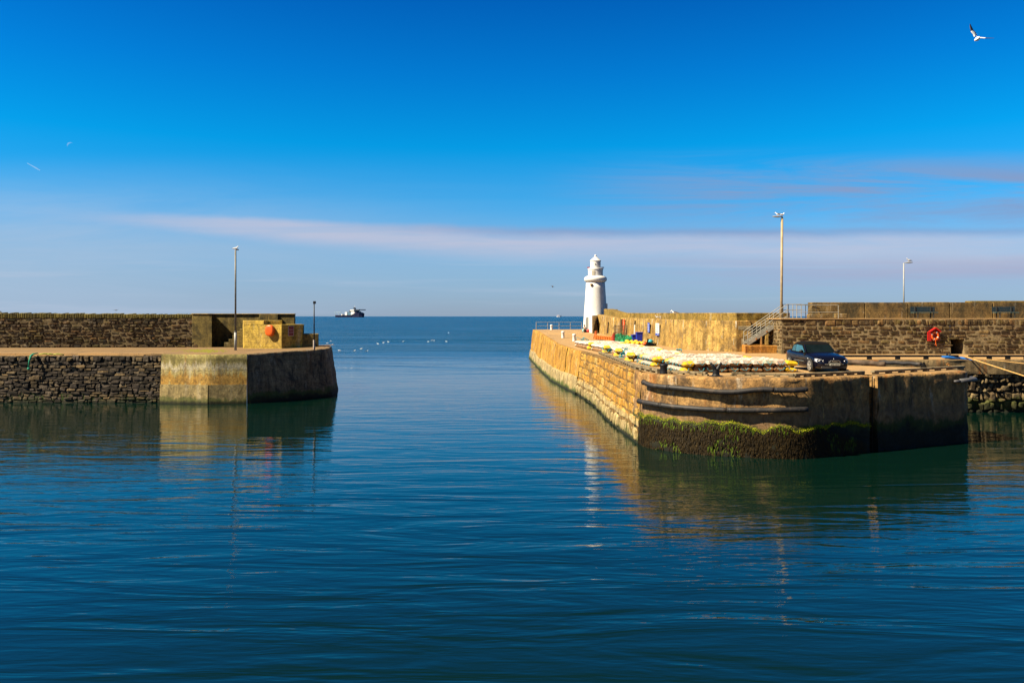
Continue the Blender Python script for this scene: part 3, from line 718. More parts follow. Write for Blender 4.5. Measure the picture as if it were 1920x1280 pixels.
rr=13.8/S
def onround(r,ang,z,w,h,t=0.05,mbx=None): 
    mbx.box((r*math.cos(ang),r*math.sin(ang),z),(t,w,h),rz=ang)
mb=MB(); onround(rr,R(248),lz(512.5),0.36,0.62,0.08,mb); link('window',mb,plain('window_recess',(0.42,0.38,0.30),0.6),lh)
mb=MB(); onround(9.7/S,R(262),lz(496),0.12,0.12,0.05,mb); link('vent',mb,O['dark'],lh)
mb=MB(); mb.ball((18.2/S*math.cos(R(240)),18.2/S*math.sin(R(240)),lz(535)),0.17,10,sc=(1,1,1.2)); mb.box((18.9/S*math.cos(R(240)),18.9/S*math.sin(R(240)),lz(533)),(0.25,0.3,0.1),rz=R(240)); link('porthole',mb,plain('brown_porthole',(0.25,0.16,0.06)),lh,smooth=False)
mb=MB(); mb.box((-13.5/S,-0.15,lz(501.6)),(0.3,0.2,0.12)); link('beacon_lamp',mb,O['red'],lh)
mb=MB(); mb.box((13.0/S,-0.15,lz(501.6)),(0.36,0.2,0.12)); link('beacon_lamp',mb,plain('blue_beacon',(0.05,0.08,0.3)),lh)
# arched door, low on the left front
ang=R(224); rd=23.0/S; mb=MB()
n_=10; w2=0.26; zt_=lz(599); zb_=lz(618.5)
pts=[(-w2,zb_)]+[(-w2,zt_)]+[(-w2*math.cos(math.pi*i/n_),zt_+w2*1.3*math.sin(math.pi*i/n_)) for i in range(1,n_)]+[(w2,zt_),(w2,zb_)]
er=Vector((math.cos(ang),math.sin(ang),0)); et=Vector((-er.y,er.x,0))
vs=[er*(rd-0.22)+et*x+Vector((0,0,z)) for x,z in pts]+[er*(rd+0.07)+et*x+Vector((0,0,z)) for x,z in pts]; k=len(pts)
mb.add(vs,[tuple(range(k,2*k))]+[(i,(i+1)%k,(i+1)%k+k,i+k) for i in range(k)]); link('door',mb,plain('grey_door',(0.22,0.22,0.21),0.6),lh)
# flank wall and stair
mb=MB()
c0=A(1103.5,101.6,618)-Vector((LX,LY,LZ)); c1=A(1110.0,98.2,623)-Vector((LX,LY,LZ)); c1b=A(1112,98.3,623)-Vector((LX,LY,LZ)); c2=Vector((0.5,-1.0,0))
z1=lz(590.5)
mb.prism([(c0.x,c0.y),(c1.x,c1.y),(c1b.x,c1b.y),(c2.x,c2.y),(-0.6,-1.0)],-0.1,[z1*1.0,z1*0.97,z1*0.97,z1,z1]); link('flank_wall',mb,O['white'],lh,bevel=0.03)
mb=MB(); mb.prism([(0.9,-.6),(1.5,-.6),(1.5,.6),(.9,.6)],0,lz(569)); link('buttress',mb,O['white'],lh,bevel=0.05)
st=empty('stone_steps',(0,0,0),'brown stone steps climbing beside the lighthouse foot','steps')
for i in range(11):
    z=4.08+0.19*(i+1); y0=98.3+0.24*i; mb=MB()
    xa=(1111.6-960)/F*y0-(0.0 if i<99 else 0); xb=(1121.5-960)/F*y0
    mb.box(((xa+xb)/2-0.03*i,(y0+101.6)/2,z-0.1),(xb-xa,101.6-y0,0.17)); 
    link('step',mb,M['conc_brown'],st,bevel=0.01)

# ------------------------------------------------------------------ bollards, railing
def bollard(px,py,label,h=0.75,r=0.17,ht=None):
    p=G(px,py); b=empty('mooring_bollard',p,label,'bollard','white bollards on the outer pier')
    mb=MB(); mb.lathe([(r*1.1,-.02),(r,0.05),(r*.95,h*.75),(r*1.1,h*.8),(r*1.12,h*.92),(r*.7,h)],n=16); link('bollard_body',mb,O['white'],b,smooth=True); return b
bollard(1034,618.5,'white bollard nearest the sea railing, smallest of the three')
bollard(1055.5,633.5,'white bollard in the middle of the three along the channel edge')
bollard(1076.5,639.8,'white bollard nearest the stacked mats')
ra=P(1005,618.2,4.14); rb_=Vector((10.2,117.2,4.14))
rl=empty('railing',(0,0,0),'thin grey two-rail safety railing on the seaward end of the pier','railing')
mb=MB(); 
ra=Vector((3.5,115.6,4.15)); n_=6
for z in (0.52,1.05): mb.tube([ra+Vector((0,0,z)),rb_+Vector((0,0,z))],0.035,6)
link('rail',mb,O['postgrey'],rl)
for i in range(5):
    q=ra.lerp(rb_,i/4); mb=MB(); mb.tube([q,q+Vector((0,0,1.08))],0.05,6); link('post',mb,O['postgrey'],rl)

# ------------------------------------------------------------------ person by the lighthouse door
pp_=Vector(((1097.5-960)/F*101.3,101.3,0)); pz=zr(pp_.y)
per=empty('person',(pp_.x,pp_.y,pz),'person in black sitting hunched on the ground by the lighthouse door','person')
def skin(name, chain, mat, parent, sub=1):
    vs=[c[0] for c in chain[0]]; 
    me=bpy.data.meshes.new(name); me.from_pydata([v for v,_ in chain[0]],chain[1],[]); me.materials.append(mat)
    o=bpy.data.objects.new(name,me); C.objects.link(o); o.parent=parent
    m=o.modifiers.new('skin','SKIN'); m.use_smooth_shade=True
    for i,(v,r) in enumerate(chain[0]):
        me.skin_vertices[0].data[i].radius=r if isinstance(r,tuple) else (r,r)
    me.skin_vertices[0].data[0].use_root=True
    s=o.modifiers.new('sub','SUBSURF'); s.levels=sub; s.render_levels=sub; return o
B_=[((0,0,.14),(.15,.12)),((0,-.03,.34),(.13,.11)),((0,-.12,.56),(.16,.11)),((0,-.17,.68),.055),((0,-.22,.76),.075),((0,-.24,.86),.09),((0,-.235,.93),.06),
    ((.2,-.13,.56),.055),((.27,-.25,.36),.04),((.12,-.43,.40),.032),((-.2,-.13,.56),.055),((-.27,-.25,.36),.04),((-.12,-.43,.40),.032),
    ((.1,-.02,.12),.085),((.13,-.40,.42),.06),((.12,-.58,.07),.042),((.12,-.70,.04),.035),((-.1,-.02,.12),.085),((-.13,-.40,.42),.06),((-.12,-.58,.07),.042),((-.12,-.70,.04),.035)]
E_=[(0,1),(1,2),(2,3),(3,4),(4,5),(5,6),(2,7),(7,8),(8,9),(2,10),(10,11),(11,12),(0,13),(13,14),(14,15),(15,16),(0,17),(17,18),(18,19),(19,20)]
skin('body',(B_,E_),O['skin'],per,2)
grow=lambda r,k: tuple(x+k for x in r) if isinstance(r,tuple) else r+k
jk=[0,1,2,3,7,8,10,11]; mp={a:i for i,a in enumerate(jk)}
blackcloth=plain('black_cloth',(0.012,0.011,0.012),0.9)
skin('jacket',([(B_[i][0],grow(B_[i][1],.022)) for i in jk],[(mp[a],mp[b]) for a,b in E_ if a in mp and b in mp]),blackcloth,per,2)
tr=[0,13,14,15,17,18,19]; mp={a:i for i,a in enumerate(tr)}
skin('trousers',([(B_[i][0],grow(B_[i][1],.018)) for i in tr],[(mp[a],mp[b]) for a,b in E_ if a in mp and b in mp]),plain('dark_trousers',(0.02,0.02,0.025),0.9),per,2)
mb=MB(); mb.ball((0,-.225,.88),.105,10,sc=(1,1.05,1)); link('hair',mb,blackcloth,per,smooth=True)
per.rotation_euler[2]=R(-35)
def bag(p,label,mat,sc=(0.4,0.25,0.42)):
    b=empty('bag',p,label,'bag'); mb=MB(); mb.ball((0,0,sc[2]*.45),0.5,10,sc=sc); link('bag_body',mb,mat,b,smooth=True)
    mb=MB(); mb.tube([(math.cos(a)*.1,0,sc[2]*.75+math.sin(a)*.12) for a in [math.pi*i/6 for i in range(7)]],0.015,5); link('handle',mb,mat,b); return b
p=Vector(((1102.6-960)/F*100.9,100.9,zr(100.9))); bag((p.x,p.y,p.z),'small red bag to the right of the seated person',O['red'])
p=Vector(((1093.6-960)/F*100.9,100.9,zr(100.9))); bag((p.x,p.y,p.z),'small white and teal bag to the left of the seated person',plain('pale_teal_cloth',(0.35,0.6,0.55)),(0.3,.25,.5))

# ------------------------------------------------------------------ concrete mats stacked on the quay
MG=[plain('grey_mat_concrete',(0.50,0.45,0.38),.9,0,.5,3,.2,dirt=(.3,.22,.15)),plain('pinkish_mat_concrete',(0.62,0.42,0.32),.9,0,.5,3,.2,dirt=(.3,.2,.14)),plain('greenish_mat_concrete',(0.52,0.56,0.44),.9,0,.5,3,.2,dirt=(.3,.25,.15))]
def mat_proto(lower):
    root=empty('concrete_mat',(0,0,0),'x','concrete mat','stacked concrete mats on the right pier')
    nx,ny=10,6; bx,by=0.56,0.58; Hh=0.15
    r2=random.Random(3+lower)
    for i in range(nx):
        for j in range(ny):
            cx=(i-(nx-1)/2)*bx; cy=(j-(ny-1)/2)*by
            wx,wy=bx*.5-0.025,by*.5-0.008; t=0.075; h2=2*Hh
            jj=r2.uniform(-.02,.022)
            yel=(i in(0,nx-1) and j==0) or (i==0 and j==ny-1)
            def v(x,y,z):
                zz=z+jj
                if i==0: zz=z*(0.72+0.33*(x/wx+1)/2)+jj
                if i==nx-1: zz=z*(0.72+0.33*(1-(x/wx))/2)+jj
                return (x,y,max(0,zz))
            def ring(t_,z): return [v(-wx+t_,-wy+t_,z),v(wx-t_,-wy+t_,z),v(wx-t_,wy-t_,z),v(-wx+t_,wy-t_,z)]
            vs=ring(t+.03,h2)+ring(t,h2-.015)+ring(0.008,Hh+.01)+ring(0,Hh-.01)+ring(t,0)
            g=MB(); g.add(vs,[(0,1,2,3)]+[(r*4+4+k,r*4+4+(k+1)%4,r*4+(k+1)%4,r*4+k) for r in range(4) for k in range(4)]+[(19,18,17,16)])
            o=link('block',g,O['yellow'] if yel else (MG[r2.randrange(3)] if r2.random()<.3 else O['matwhite']),root); o.location=(cx,cy,0); o.rotation_euler=(r2.gauss(0,.03),r2.gauss(0,.025),r2.gauss(0,.035))
            o.data.materials.append(O['yellow'] if (yel and (i==0 or i==nx-1)) else O['matbrown'])
            if yel: o['label']='yellow painted block'
            for p in o.data.polygons:
                low=p.center.z<Hh-.02
                if lower and p.center.z<h2-.03 and i not in (0,nx-1): low=True
                if p.normal.z<-.3 or low: p.material_index=1
    for i in range(nx):
        cx=(i-(nx-1)/2)*bx+ (r2.random()-.5)*.2; cy=-(ny/2)*by
        if r2.random()<0.9:
            L=r2.uniform(.10,.20); mb=MB(); mb.tube([(-L+2*L*k/6,-0.03-0.03*math.sin(math.pi*k/6),-r2.uniform(.10,.2)*math.sin(math.pi*k/6)) for k in range(7)],0.013,5)
            o=link('rope_loop',mb,O['teal'],root); o.location=(cx,cy,.24)
    for j in range(0,ny):
        for s in (-1,1):
            cy=(j-(ny-1)/2)*by; cx=s*(nx/2*bx+.02); mb=MB(); mb.tube([(s*0.1*math.sin(math.pi*k/6),-.18+.36*k/6,-0.15*math.sin(math.pi*k/6)) for k in range(7)],0.012,5)
            o=link('rope_loop',mb,O['teal'],root); o.location=(cx,cy,.2)
    return root
mp1=mat_proto(1); mp0=mat_proto(0)
stacks=[
 (10.55,39.15,5,1.0,0.93,2,'frontmost stack beside the dark car'),
 (9.95,43.75,4,0.98,0.92,2,'second stack from the front'),
 (8.75,50.15,82,0.88,0.97,2,'third stack from the front, turned across'),
 (8.7,56.2,85,0.85,0.95,2,'fourth stack from the front'),
 (8.15,62.1,95,0.9,0.92,2,'fifth stack, before the orange dredge'),
 (7.45,68.3,97,1.0,0.92,2,'farthest stack, nearest the white bollards')]
used=set()
for cx,cy,rz,sx,sy,lv,words in stacks:
    for l_ in range(lv):
        pr_=mp0 if l_ else mp1
        lab=('upper' if l_ else 'lower')+' white and yellow block mat of the '+words
        o=pr_ if l_ not in used else copy_tree(pr_); used.add(l_)
        o.location=(cx+(0.05 if l_ else 0),cy-(0.03 if l_ else 0),zr(cy)+0.012+0.29*l_); o.rotation_euler[2]=R(rz+(1.2 if l_ else 0)); o.scale=(sx,sy,0.93); o['label']=lab
# tangles of turquoise rope at stack ends
def tangle(px,py,label,mat,r=0.4,n=90,h=0.5,seed=1,tr=0.014,name='rope_tangle',cat='rope',sx=1.0):
    p=G(px,py); rr=random.Random(seed); q=Vector((0,0,h*.5)); pts=[]; vel=Vector((0,0,0))
    for i in range(n):
        vel=vel*.7+Vector((rr.gauss(0,1)*sx,rr.gauss(0,1),rr.gauss(0,.8)))*.06-Vector((q.x/sx,q.y,(q.z-h*.4)))*.08
        q=q+vel; q.x=max(-r*sx,min(r*sx,q.x)); q.y=max(-r,min(r,q.y)); q.z=max(0.02,min(h,q.z)); pts.append(q.copy())
    mb=MB(); mb.tube(pts,tr,5); o=link(name,mb,mat,smooth=True); o.location=p; return tag(o,label,cat,'turquoise rope tangles' if mat is O['teal'] else None)
tangle(1176.5,672,'turquoise rope tangle at the left end of the third mat stack',O['teal'],0.55,110,0.75,3,0.022)
tangle(1092,644,'turquoise rope tangle at the far left mat corner',O['teal'],0.6,120,0.6,4,0.022)
tangle(1119,655,'turquoise rope tangle beside the fifth mat stack',O['teal'],0.8,150,0.6,5,0.025)
tangle(1142,662,'turquoise rope tangle under the fourth mat stack end',O['teal'],0.5,90,0.4,6,0.02)
tangle(1273,662,'small turquoise rope tuft at the right tip of the third stack',O['teal'],0.16,40,0.3,8,0.03)

# ------------------------------------------------------------------ gear against the pier wall
# orange dredge frame
a=G(1117,636); b=G(1151,642.5)
dr=empty('dredge',a,'orange toothed steel dredge frame with a dark red end plate','fishing gear')
d=(b-a); L=d.length; dr.rotation_euler[2]=math.atan2(d.y,d.x); dr.scale=(1,1,.8)
mb=MB()
for z in (0.12,0.5): mb.beam((0,0,z),(L,0,z),0.09,0.09)
for i in range(9): mb.beam((L*i/8,0,.1),(L*i/8,0,.52),0.08,0.14)
for i in range(8): mb.tube([(L*(i+.5)/8,-.08,.12),(L*(i+.5)/8,-.1,.42)],0.13,8)
link('frame',mb,plain('orange_steel',(0.78,0.20,0.02),0.6),dr)
mb=MB(); mb.prism([(-.15,-.1),(.25,-.1),(.25,.05),(-.15,.05)],0,[.5,1.15,1.15,.5]); mb.tube([(-.5,-.1,.05),(0.05,-.05,1.05),(0.5,-.05,.2)],0.05,6); link('towing_bracket',mb,plain('orange_steel_dark',(0.72,0.15,0.02),0.6),dr)
mb=MB(); mb.prism([(L-.6,-.15),(L+.35,-.15),(L+.35,.0),(L-.6,.0)],0,[.3,1.05,1.05,.3]); link('end_plate',mb,plain('dark_red_plate',(0.36,0.035,0.012),0.6),dr)
# creel / pallet stack
p=G(1165.5,634)
cr_=empty('slatted_rack',p,'stack of grey slatted crates leaning at the pier wall','rack'); 
for i in range(9):
    mb=MB(); z=.1+i*.155; mb.box((0,-.35,z),(1.6,.12,.085)); 
    link('slat',mb,O['slate'],cr_)
mb=MB()
for x in (-.72,-.1,.7):
    for y in (-.4,.4): mb.box((x,y,.72),(.07,.07,1.45))
link('upright',mb,O['slate'],cr_)
p=G(1170.5,634); mb=MB(); mb.tube([(0,0,0.0),(0,0,1.9)],0.13,10); mb.ball((0,0,1.9),.14,8); o=link('marker_buoy',mb,plain('orange_red_buoy',(0.75,0.1,0.02)),smooth=True); o.location=(p.x,p.y+0.2,p.z); tag(o,'tall orange-red marker buoy standing inside the slatted crates','buoy')
# net heaps
def heap(px,py,label,mat,rx,ry,h,seed,name='net_heap',cat='net'):
    p=G(px,py); mb=MB(); rows=[]
    n=26
    for j in range(n+1):
        row=[]
        for i in range(n+1):
            x=(i/n*2-1); y=(j/n*2-1); k=max(0,1-(x*x+y*y)); z=h*math.sqrt(k)*(0.75+0.6*mnoise.fractal(Vector((x*2+seed,y*2,seed)),1,2,4))
            row.append((x*rx,y*ry,max(-.02,z)))
        rows.append(row)
    mb.grid(rows); 
    rr=random.Random(seed)
    for _ in range(14):
        x,y=rr.uniform(-.7,.7)*rx,rr.uniform(-.7,.2)*ry; a0=rr.uniform(0,6.3)
        mb.tube([(x+math.cos(a0+t*.5)*.25,y+math.sin(a0+t*.5)*.18,h*.55+rr.uniform(-.1,.18)) for t in range(8)],0.02,4)
    o=link(name,mb,mat,smooth=False); o.location=p; return tag(o,label,cat)
heap(1163,639.5,'dark and light green net heap in front of the crates',O['greennet'],0.95,0.5,0.75,2)
heap(1180,641,'bright green net heap between crates and blue bins',plain('bright_green_net',(0.02,0.35,0.13),0.9,var=.5,sc=12),0.9,0.5,0.62,5)
rr=random.Random(5)
fl=[(1176,644.5,'yellow'),(1179,647,'yellow'),(1184.5,645.5,'yellow'),(1188,647.8,'yellow'),(1192.5,645,'yellow'),(1196,648,'yellow'),(1200,647.5,'yellow'),(1205,648,'yellow')]
first=None
words=['leftmost of the row','second from the left, lying low','third from the left','fourth from the left, in front','fifth, higher and below the blue bin','sixth from the left','seventh from the left','next to the orange float']
for (x,y,cname),wd in zip(fl,words):
    p=G(x,y)
    if first is None:
        first=empty('float',p,'x','float','yellow net floats'); mb=MB(); mb.ball((0,0,.2),.22,10,sc=(1.05,1,.95)); mb.tube([(.2,0,.2),(.3,0,.22)],.05,6); link('float_body',mb,O['yellow'],first,smooth=True); o=first
    else: o=copy_tree(first); o.location=p; o.rotation_euler[2]=rr.uniform(0,3)
    o['label']='yellow plastic net float, '+wd
o=copy_tree(first); p=G(1209,648.5); o.location=p; o['label']='single orange-red net float at the end of the yellow row'; o['group']='coloured net floats'
ch=[c for c in C.objects if c.parent==o][0]; ch.data=ch.data.copy(); ch.data.materials[0]=plain('orange_float',(0.85,0.12,0.02),.4)
o=copy_tree(first); p=G(1220,646.5); o.location=p+Vector((0,0,.12)); o['label']='teal blue net float lying on the black sheet'; o['group']='coloured net floats'
ch=[c for c in C.objects if c.parent==o][0]; ch.data=ch.data.copy(); ch.data.materials[0]=plain('teal_float',(0.03,0.35,0.45),.4)
heap(1217,648.5,'low black sheet crumpled at the foot of the pier wall',O['roofcloth'],0.7,0.35,0.3,9,'tarpaulin','sheet')
# blue bins
def bin_(px,py,label,w,h,lean=0):
    p=G(px,py); b=empty('plastic_bin',p,label,'bin','blue plastic bins'); mb=MB()
    mb.add([(-w*.42,-.25,0),(w*.42,-.25,0),(w*.42,.25,0),(-w*.42,.25,0),(-w*.5,-.32,h),(w*.5,-.32,h),(w*.5,.32,h),(-w*.5,.32,h)],[(3,2,1,0),(0,1,5,4),(1,2,6,5),(2,3,7,6),(3,0,4,7),(4,5,6,7)])
    link('bin_body',mb,O['blue'],b,bevel=.04); mb=MB(); mb.box((0,0,h+.02),(w*1.1,.72,.06)); link('rim',mb,O['blue'],b,bevel=.015); b.rotation_euler[1]=lean; return b
bin_(1198.5,643,'tall bright blue bin against the pier wall',0.62,1.0)
bin_(1191.5,641.5,'shorter tilted blue bin left of the tall blue one',0.6,0.72,R(-6))
# pale pole leaning on the wall
u=pW.px(1195); q,n=pW.at(u)
mb=MB(); zb=zr(q.y); mb.tube([(q.x+n.x*.35,q.y+n.y*.35,zb),(q.x+n.x*.25,q.y+n.y*.25,zb+1.6)],0.06,8); lp=link('drain_pipe',mb,O['signwhite']); 
mb=MB(); mb.tube([(q.x+n.x*.25,q.y+n.y*.25,zb+1.6),(q.x+n.x*.22,q.y+n.y*.22,zb+2.0)],0.075,8); link('pipe_cap',mb,O['black'],lp); tag(lp,'white upright pipe with black top on the pier wall','pipe')
mb=MB(); u=pW.px(1144); q,n=pW.at(u); mb.tube([(q.x+n.x*.28,q.y+n.y*.28,zr(q.y)+.3),(q.x+n.x*.2,q.y+n.y*.2,5.4)],0.07,6); tag(link('iron_post',mb,O['black']),'thin dark iron post on the wall left of the crates','post')
# ladder-like dark chase on wall
mb=MB(); u=pW.px(1167.5); q,n=pW.at(u); mb.tube([(q.x+n.x*.2,q.y+n.y*.2,4.2),(q.x+n.x*.12,q.y+n.y*.12,5.75)],0.16,6); tag(link('timber_post',mb,plain('brown_post',(0.14,0.09,0.03),.9)),'square brown timber post rising above the crates','post')
# signs on the pier wall
def sign(px0,px1,py0,py1,label,mat,rows=(),footer=None):
    px=(px0+px1)/2; u=pW.px(px); q,n=pW.at(u); ang=math.atan2(n.y,n.x)+math.pi/2
    d=0.19; Y=q.y+n.y*d; zc_=H+(HY-(py0+py1)/2)*Y/F; hh=(py1-py0)*Y/F
    k=abs(math.cos(ang)); w_=(px1-px0)*Y/F/max(.35,abs(math.cos(ang)-math.sin(ang)*-(px-960)/F*1.0))
    w_=min(w_,1.4)
    s_=empty('wall_sign',(q.x+n.x*d,Y,zc_),label,'sign',rz=ang); mb=MB(); mb.box((0,0,0),(w_,.03,hh)); link('board',mb,mat,s_)
    for (a_,b_,x0,x1,mt) in rows:
        mb=MB(); mb.box(((x0+x1)/2*w_,-.02,(a_+b_)/2*hh),((x1-x0)*w_,.012,(b_-a_)*hh)); link('lettering',mb,mt,s_)
    return s_,w_,hh
ink=plain('grey_ink',(0.25,0.26,0.24)); pale=plain('pale_ink',(0.55,0.62,0.85))
sign(1217.6,1222.2,604.8,623,'narrow blue sign with pale lettering on the pier wall',O['signblue'],[(.30,.34,-.3,.3,pale),(.2,.24,-.35,.35,pale),(.06,.12,-.2,.15,pale),(-.02,.02,-.4,.4,pale),(-.16,-.08,-.2,.15,pale),(-.26,-.22,-.4,.4,pale),(-.42,-.36,-.2,.2,pale)])
sign(1232.8,1240.2,605.8,629.0,'white notice board with blue foot on the pier wall',O['signwhite'],[(.36,.40,-.35,.35,ink),(.21,.26,-.32,.32,ink),(.06,.12,-.2,.25,ink),(-.08,-.04,-.33,.3,ink),(-.22,-.17,-.33,.3,ink),(-.5,-.31,-.5,.5,O['signblue']),(-.46,-.36,.0,.35,pale)])

# ------------------------------------------------------------------ street lamps and poles
def pole(name,label,base,h,r,mat,split=None,mat2=None,cat='street lamp'):
    o=empty(name,base,label,cat)
    if split:
        mb=MB(); mb.tube([(0,0,-.02),(0,0,split)],r*1.35,10); link('pole_base',mb,mat2 or mat,o,smooth=True)
        mb=MB(); mb.tube([(0,0,split),(0,0,h)],[r,r*.9],10); link('pole',mb,mat,o,smooth=True)
        mb=MB(); mb.tube([(0,0,split-.02),(0,0,split+.08)],r*1.5,10); link('collar',mb,mat,o)
    else:
        mb=MB(); mb.tube([(0,0,-.02),(0,0,h)],[r*1.1,r*.8],10); link('pole',mb,mat,o,smooth=True)
    return o
pb=G(441.6,656.8,False); l1=pole('street_lamp','grey lamp post with a gull on top, left pier',pb,(656.8-469)*pb.y/F,0.075,plain('dark_grey_pole',(0.16,0.16,0.15),.5),1.42,O['postgrey'])
mb=MB(); mb.box((0,.35,7.8-.02),(0.12,.5,.09)); link('lamp_head',mb,O['postgrey'],l1,bevel=.02)
pb2=G(589,655.0,False); l2=pole('marker_post','thin black marker post on the corner of the left pier',pb2,(655-565)*pb2.y/F,0.05,O['black'],cat='post')
mb=MB(); mb.box((.03,0,(655-567)*pb2.y/F),(.2,.14,.2)); link('beacon_lamp',mb,O['black'],l2,bevel=.02)
mb=MB(); mb.tube([(0,0,0),(0,0,0.72)],0.085,8); link('pole_base',mb,plain('rusty_white_base',(0.5,0.42,0.36),.8,dirt=(0.2,0.06,0.03)),l2)
pb3=G(1464.5,660.5); h3=(660.5-408.5)*pb3.y/F; l3=pole('street_lamp','tall tan lamp post with two gulls beside the steel stairs',pb3,h3,0.105,O['posttan'],1.0,O['rust'])
l3.rotation_euler[1]=R(0.45)
def lamphead(parent,z,rz):
    mb=MB(); rows=[]
    for i in range(9):
        t=i/8; x=0.05+t*0.72; w_=0.02+0.13*math.sin(math.pi*min(1,t*1.0))**.6; hh=0.01+0.05*math.sin(math.pi*t)**.6
        rows.append([Vector((x*math.cos(rz)-w_*math.cos(a)*math.sin(rz)*1.0, x*math.sin(rz)+w_*math.cos(a)*math.cos(rz), z+.02+hh*math.sin(a)+.03*t)) for a in [2*math.pi*k/10 for k in range(10)]])
    mb.grid(rows,close=True); return link('lamp_head',mb,O['postgrey'],parent,smooth=True)
lamphead(l3,h3+.05,math.pi)
mb=MB(); mb.tube([(0,0,h3-.05),(0,0,h3+.08),(-.12,0,h3+.1)],.05,8); link('bracket',mb,O['rust'],l3)
Y4=67.0; b4=Vector(((1694.5-960)/F*Y4,Y4,5.9)); h4=(593-493)*Y4/F+6.05-5.9
l4=pole('street_lamp','slim distant lamp post behind the parapet, gull on its head',b4,h4,0.06,O['postgrey']); lamphead(l4,h4,0)

# ------------------------------------------------------------------ gulls
def gull_stand(legs=True, wing=(0.42,0.43,0.45), tip=(0.02,0.02,0.02)):
    mb=MB(); W_=(0.85,0.84,0.82)
    # body loft along x (head towards +x)
    lo=-.08 if legs else 0
    st=[(-.30,.20,.004,.012),(-.24,.205,.02,.03),(-.12,.215,.055,.055),(0,.225,.075,.072),(.10,.245,.07,.07),(.155,.285,.045,.05),(.18,.33,.034,.038),(.20,.36,.04,.042),(.225,.37,.038,.036),(.25,.365,.02,.02)]
    rows=[]
    for x,z,w_,h_ in st: rows.append([Vector((x,w_*math.cos(a),z+lo+h_*math.sin(a))) for a in [2*math.pi*k/10 for k in range(10)]])
    o=len(mb.f); mb.grid(rows,col=W_,close=True)
    mb.tube([(.25,0,.365+lo),(.31,0,.352+lo)],[.012,.004],6,col=(0.75,0.45,0.02))
    for s in (-1,1):
        rows=[]
        for x,z,w_,h_ in [(-.36,.205,.004,.01),(-.28,.21,.03,.02),(-.14,.235,.066,.05),(0,.25,.083,.062),(.08,.255,.074,.055),(.11,.25,.05,.03)]:
            rows.append([Vector((x,s*w_*math.cos(a),z+lo+h_*math.sin(a))) for a in [math.pi*(-.15+.62*k/5) for k in range(6)]])
        n0=len(mb.f); mb.grid(rows,col=wing)
        for fi in range(n0,n0+5): mb.c[fi]=tip
    if legs:
        for s in (-1,1): mb.tube([(.02,s*.03,.10),(.03,s*.03,0.005),(.07,s*.03,.004)],.008,5,col=(0.6,0.3,0.2))
    return mb
gme=None
def gull(loc,label,rz,sc=1.0,legs=True,wing=(0.42,0.43,0.45),group='gulls perched on posts and walls'):
    o=link('seagull',gull_stand(legs,wing),O['bird'],smooth=True); o.location=loc; o.rotation_euler[2]=rz; o.scale=(sc,)*3
    return tag(o,label,'gull',group)
t1=Vector(pb)+Vector((0,0,(656.8-469)*pb.y/F)); gull(t1,'white gull facing right on top of the left lamp post',R(-15),0.95)
t3=Vector(pb3)+Vector((0.08,0,h3+.12)); gull(t3+Vector((-.30,0,0.02)),'dark-winged gull on the tall lamp head, the left of two',R(165),0.9,True,(0.05,0.05,0.06))
gull(t3+Vector((-.02,-.05,-.02)),'bright white gull on the tall lamp head, the right of two',R(25),0.9,True,(0.7,0.7,0.7))
gull(b4+Vector((.45,0,h4+.07)),'white gull on the distant lamp head behind the parapet',R(200),1.0)
gull(A(1267.5,66.5+.4,586.3)+Vector((0,.6,-.22)),'white gull with dark wings resting on the pier wall top',R(170),1.1,False,(0.08,0.06,0.05))
u=pW.px(1225); q,n=pW.at(u)
gull((q.x-n.x*.4,q.y-n.y*.4,zlt(q)),'white gull standing on the ledge above the white notice board',R(200),1.1)
u=pW.px(1231.5); q,n=pW.at(u)
gull((q.x-n.x*.4,q.y-n.y*.4,zlt(q)),'small white gull crouching just right of the ledge gull',R(240),0.9)
# gulls on the water
wg=[(620.5,640),(613.5,644.2),(622.8,646.7),(606.8,650.6),(636.3,658.0),(664.8,658.4),(677.3,654.8),(687.5,659.0),(708.5,645.0),(719,643.0),(728,641.6),(756,641),(803,641.0),(809.3,639.0),(813.5,639.2),(837,640.7),(841,624)]
ww=['near the left pier corner, uppermost','left of the pair near the pier corner','dark bird just below the uppermost','closest to the pier corner edge','alone below the pier-corner group','low dark one mid-channel','upper of the two close together','with spread dark wing, largest on the water','left of the middle trio','middle of the trio','right of the middle trio','alone between trio and far group','leftmost of the right-hand group','second of the right-hand group','third of the right-hand group','far right on its own','farthest one near the sea horizon']
g0=None
for i,((x,y),wd) in enumerate(zip(wg,ww)):
    p=P(x,y,0.0); dark=i in (2,5)
    o=link('seagull',gull_stand(False,(0.04,.04,.04) if i in(2,5,7) else (.6,.6,.6)),O['bird'],smooth=True) if i<8 else None
    if o is None: o=g0.copy(); C.objects.link(o)
    if g0 is None: g0=o
    o.location=(p.x,p.y,-0.13); o.scale=(.95,.95,.95); o.rotation_euler[2]=R(rr.choice([0,180])+rr.uniform(-30,30))
    tag(o,'floating gull on the channel water, '+wd,'gull','gulls floating on the water')
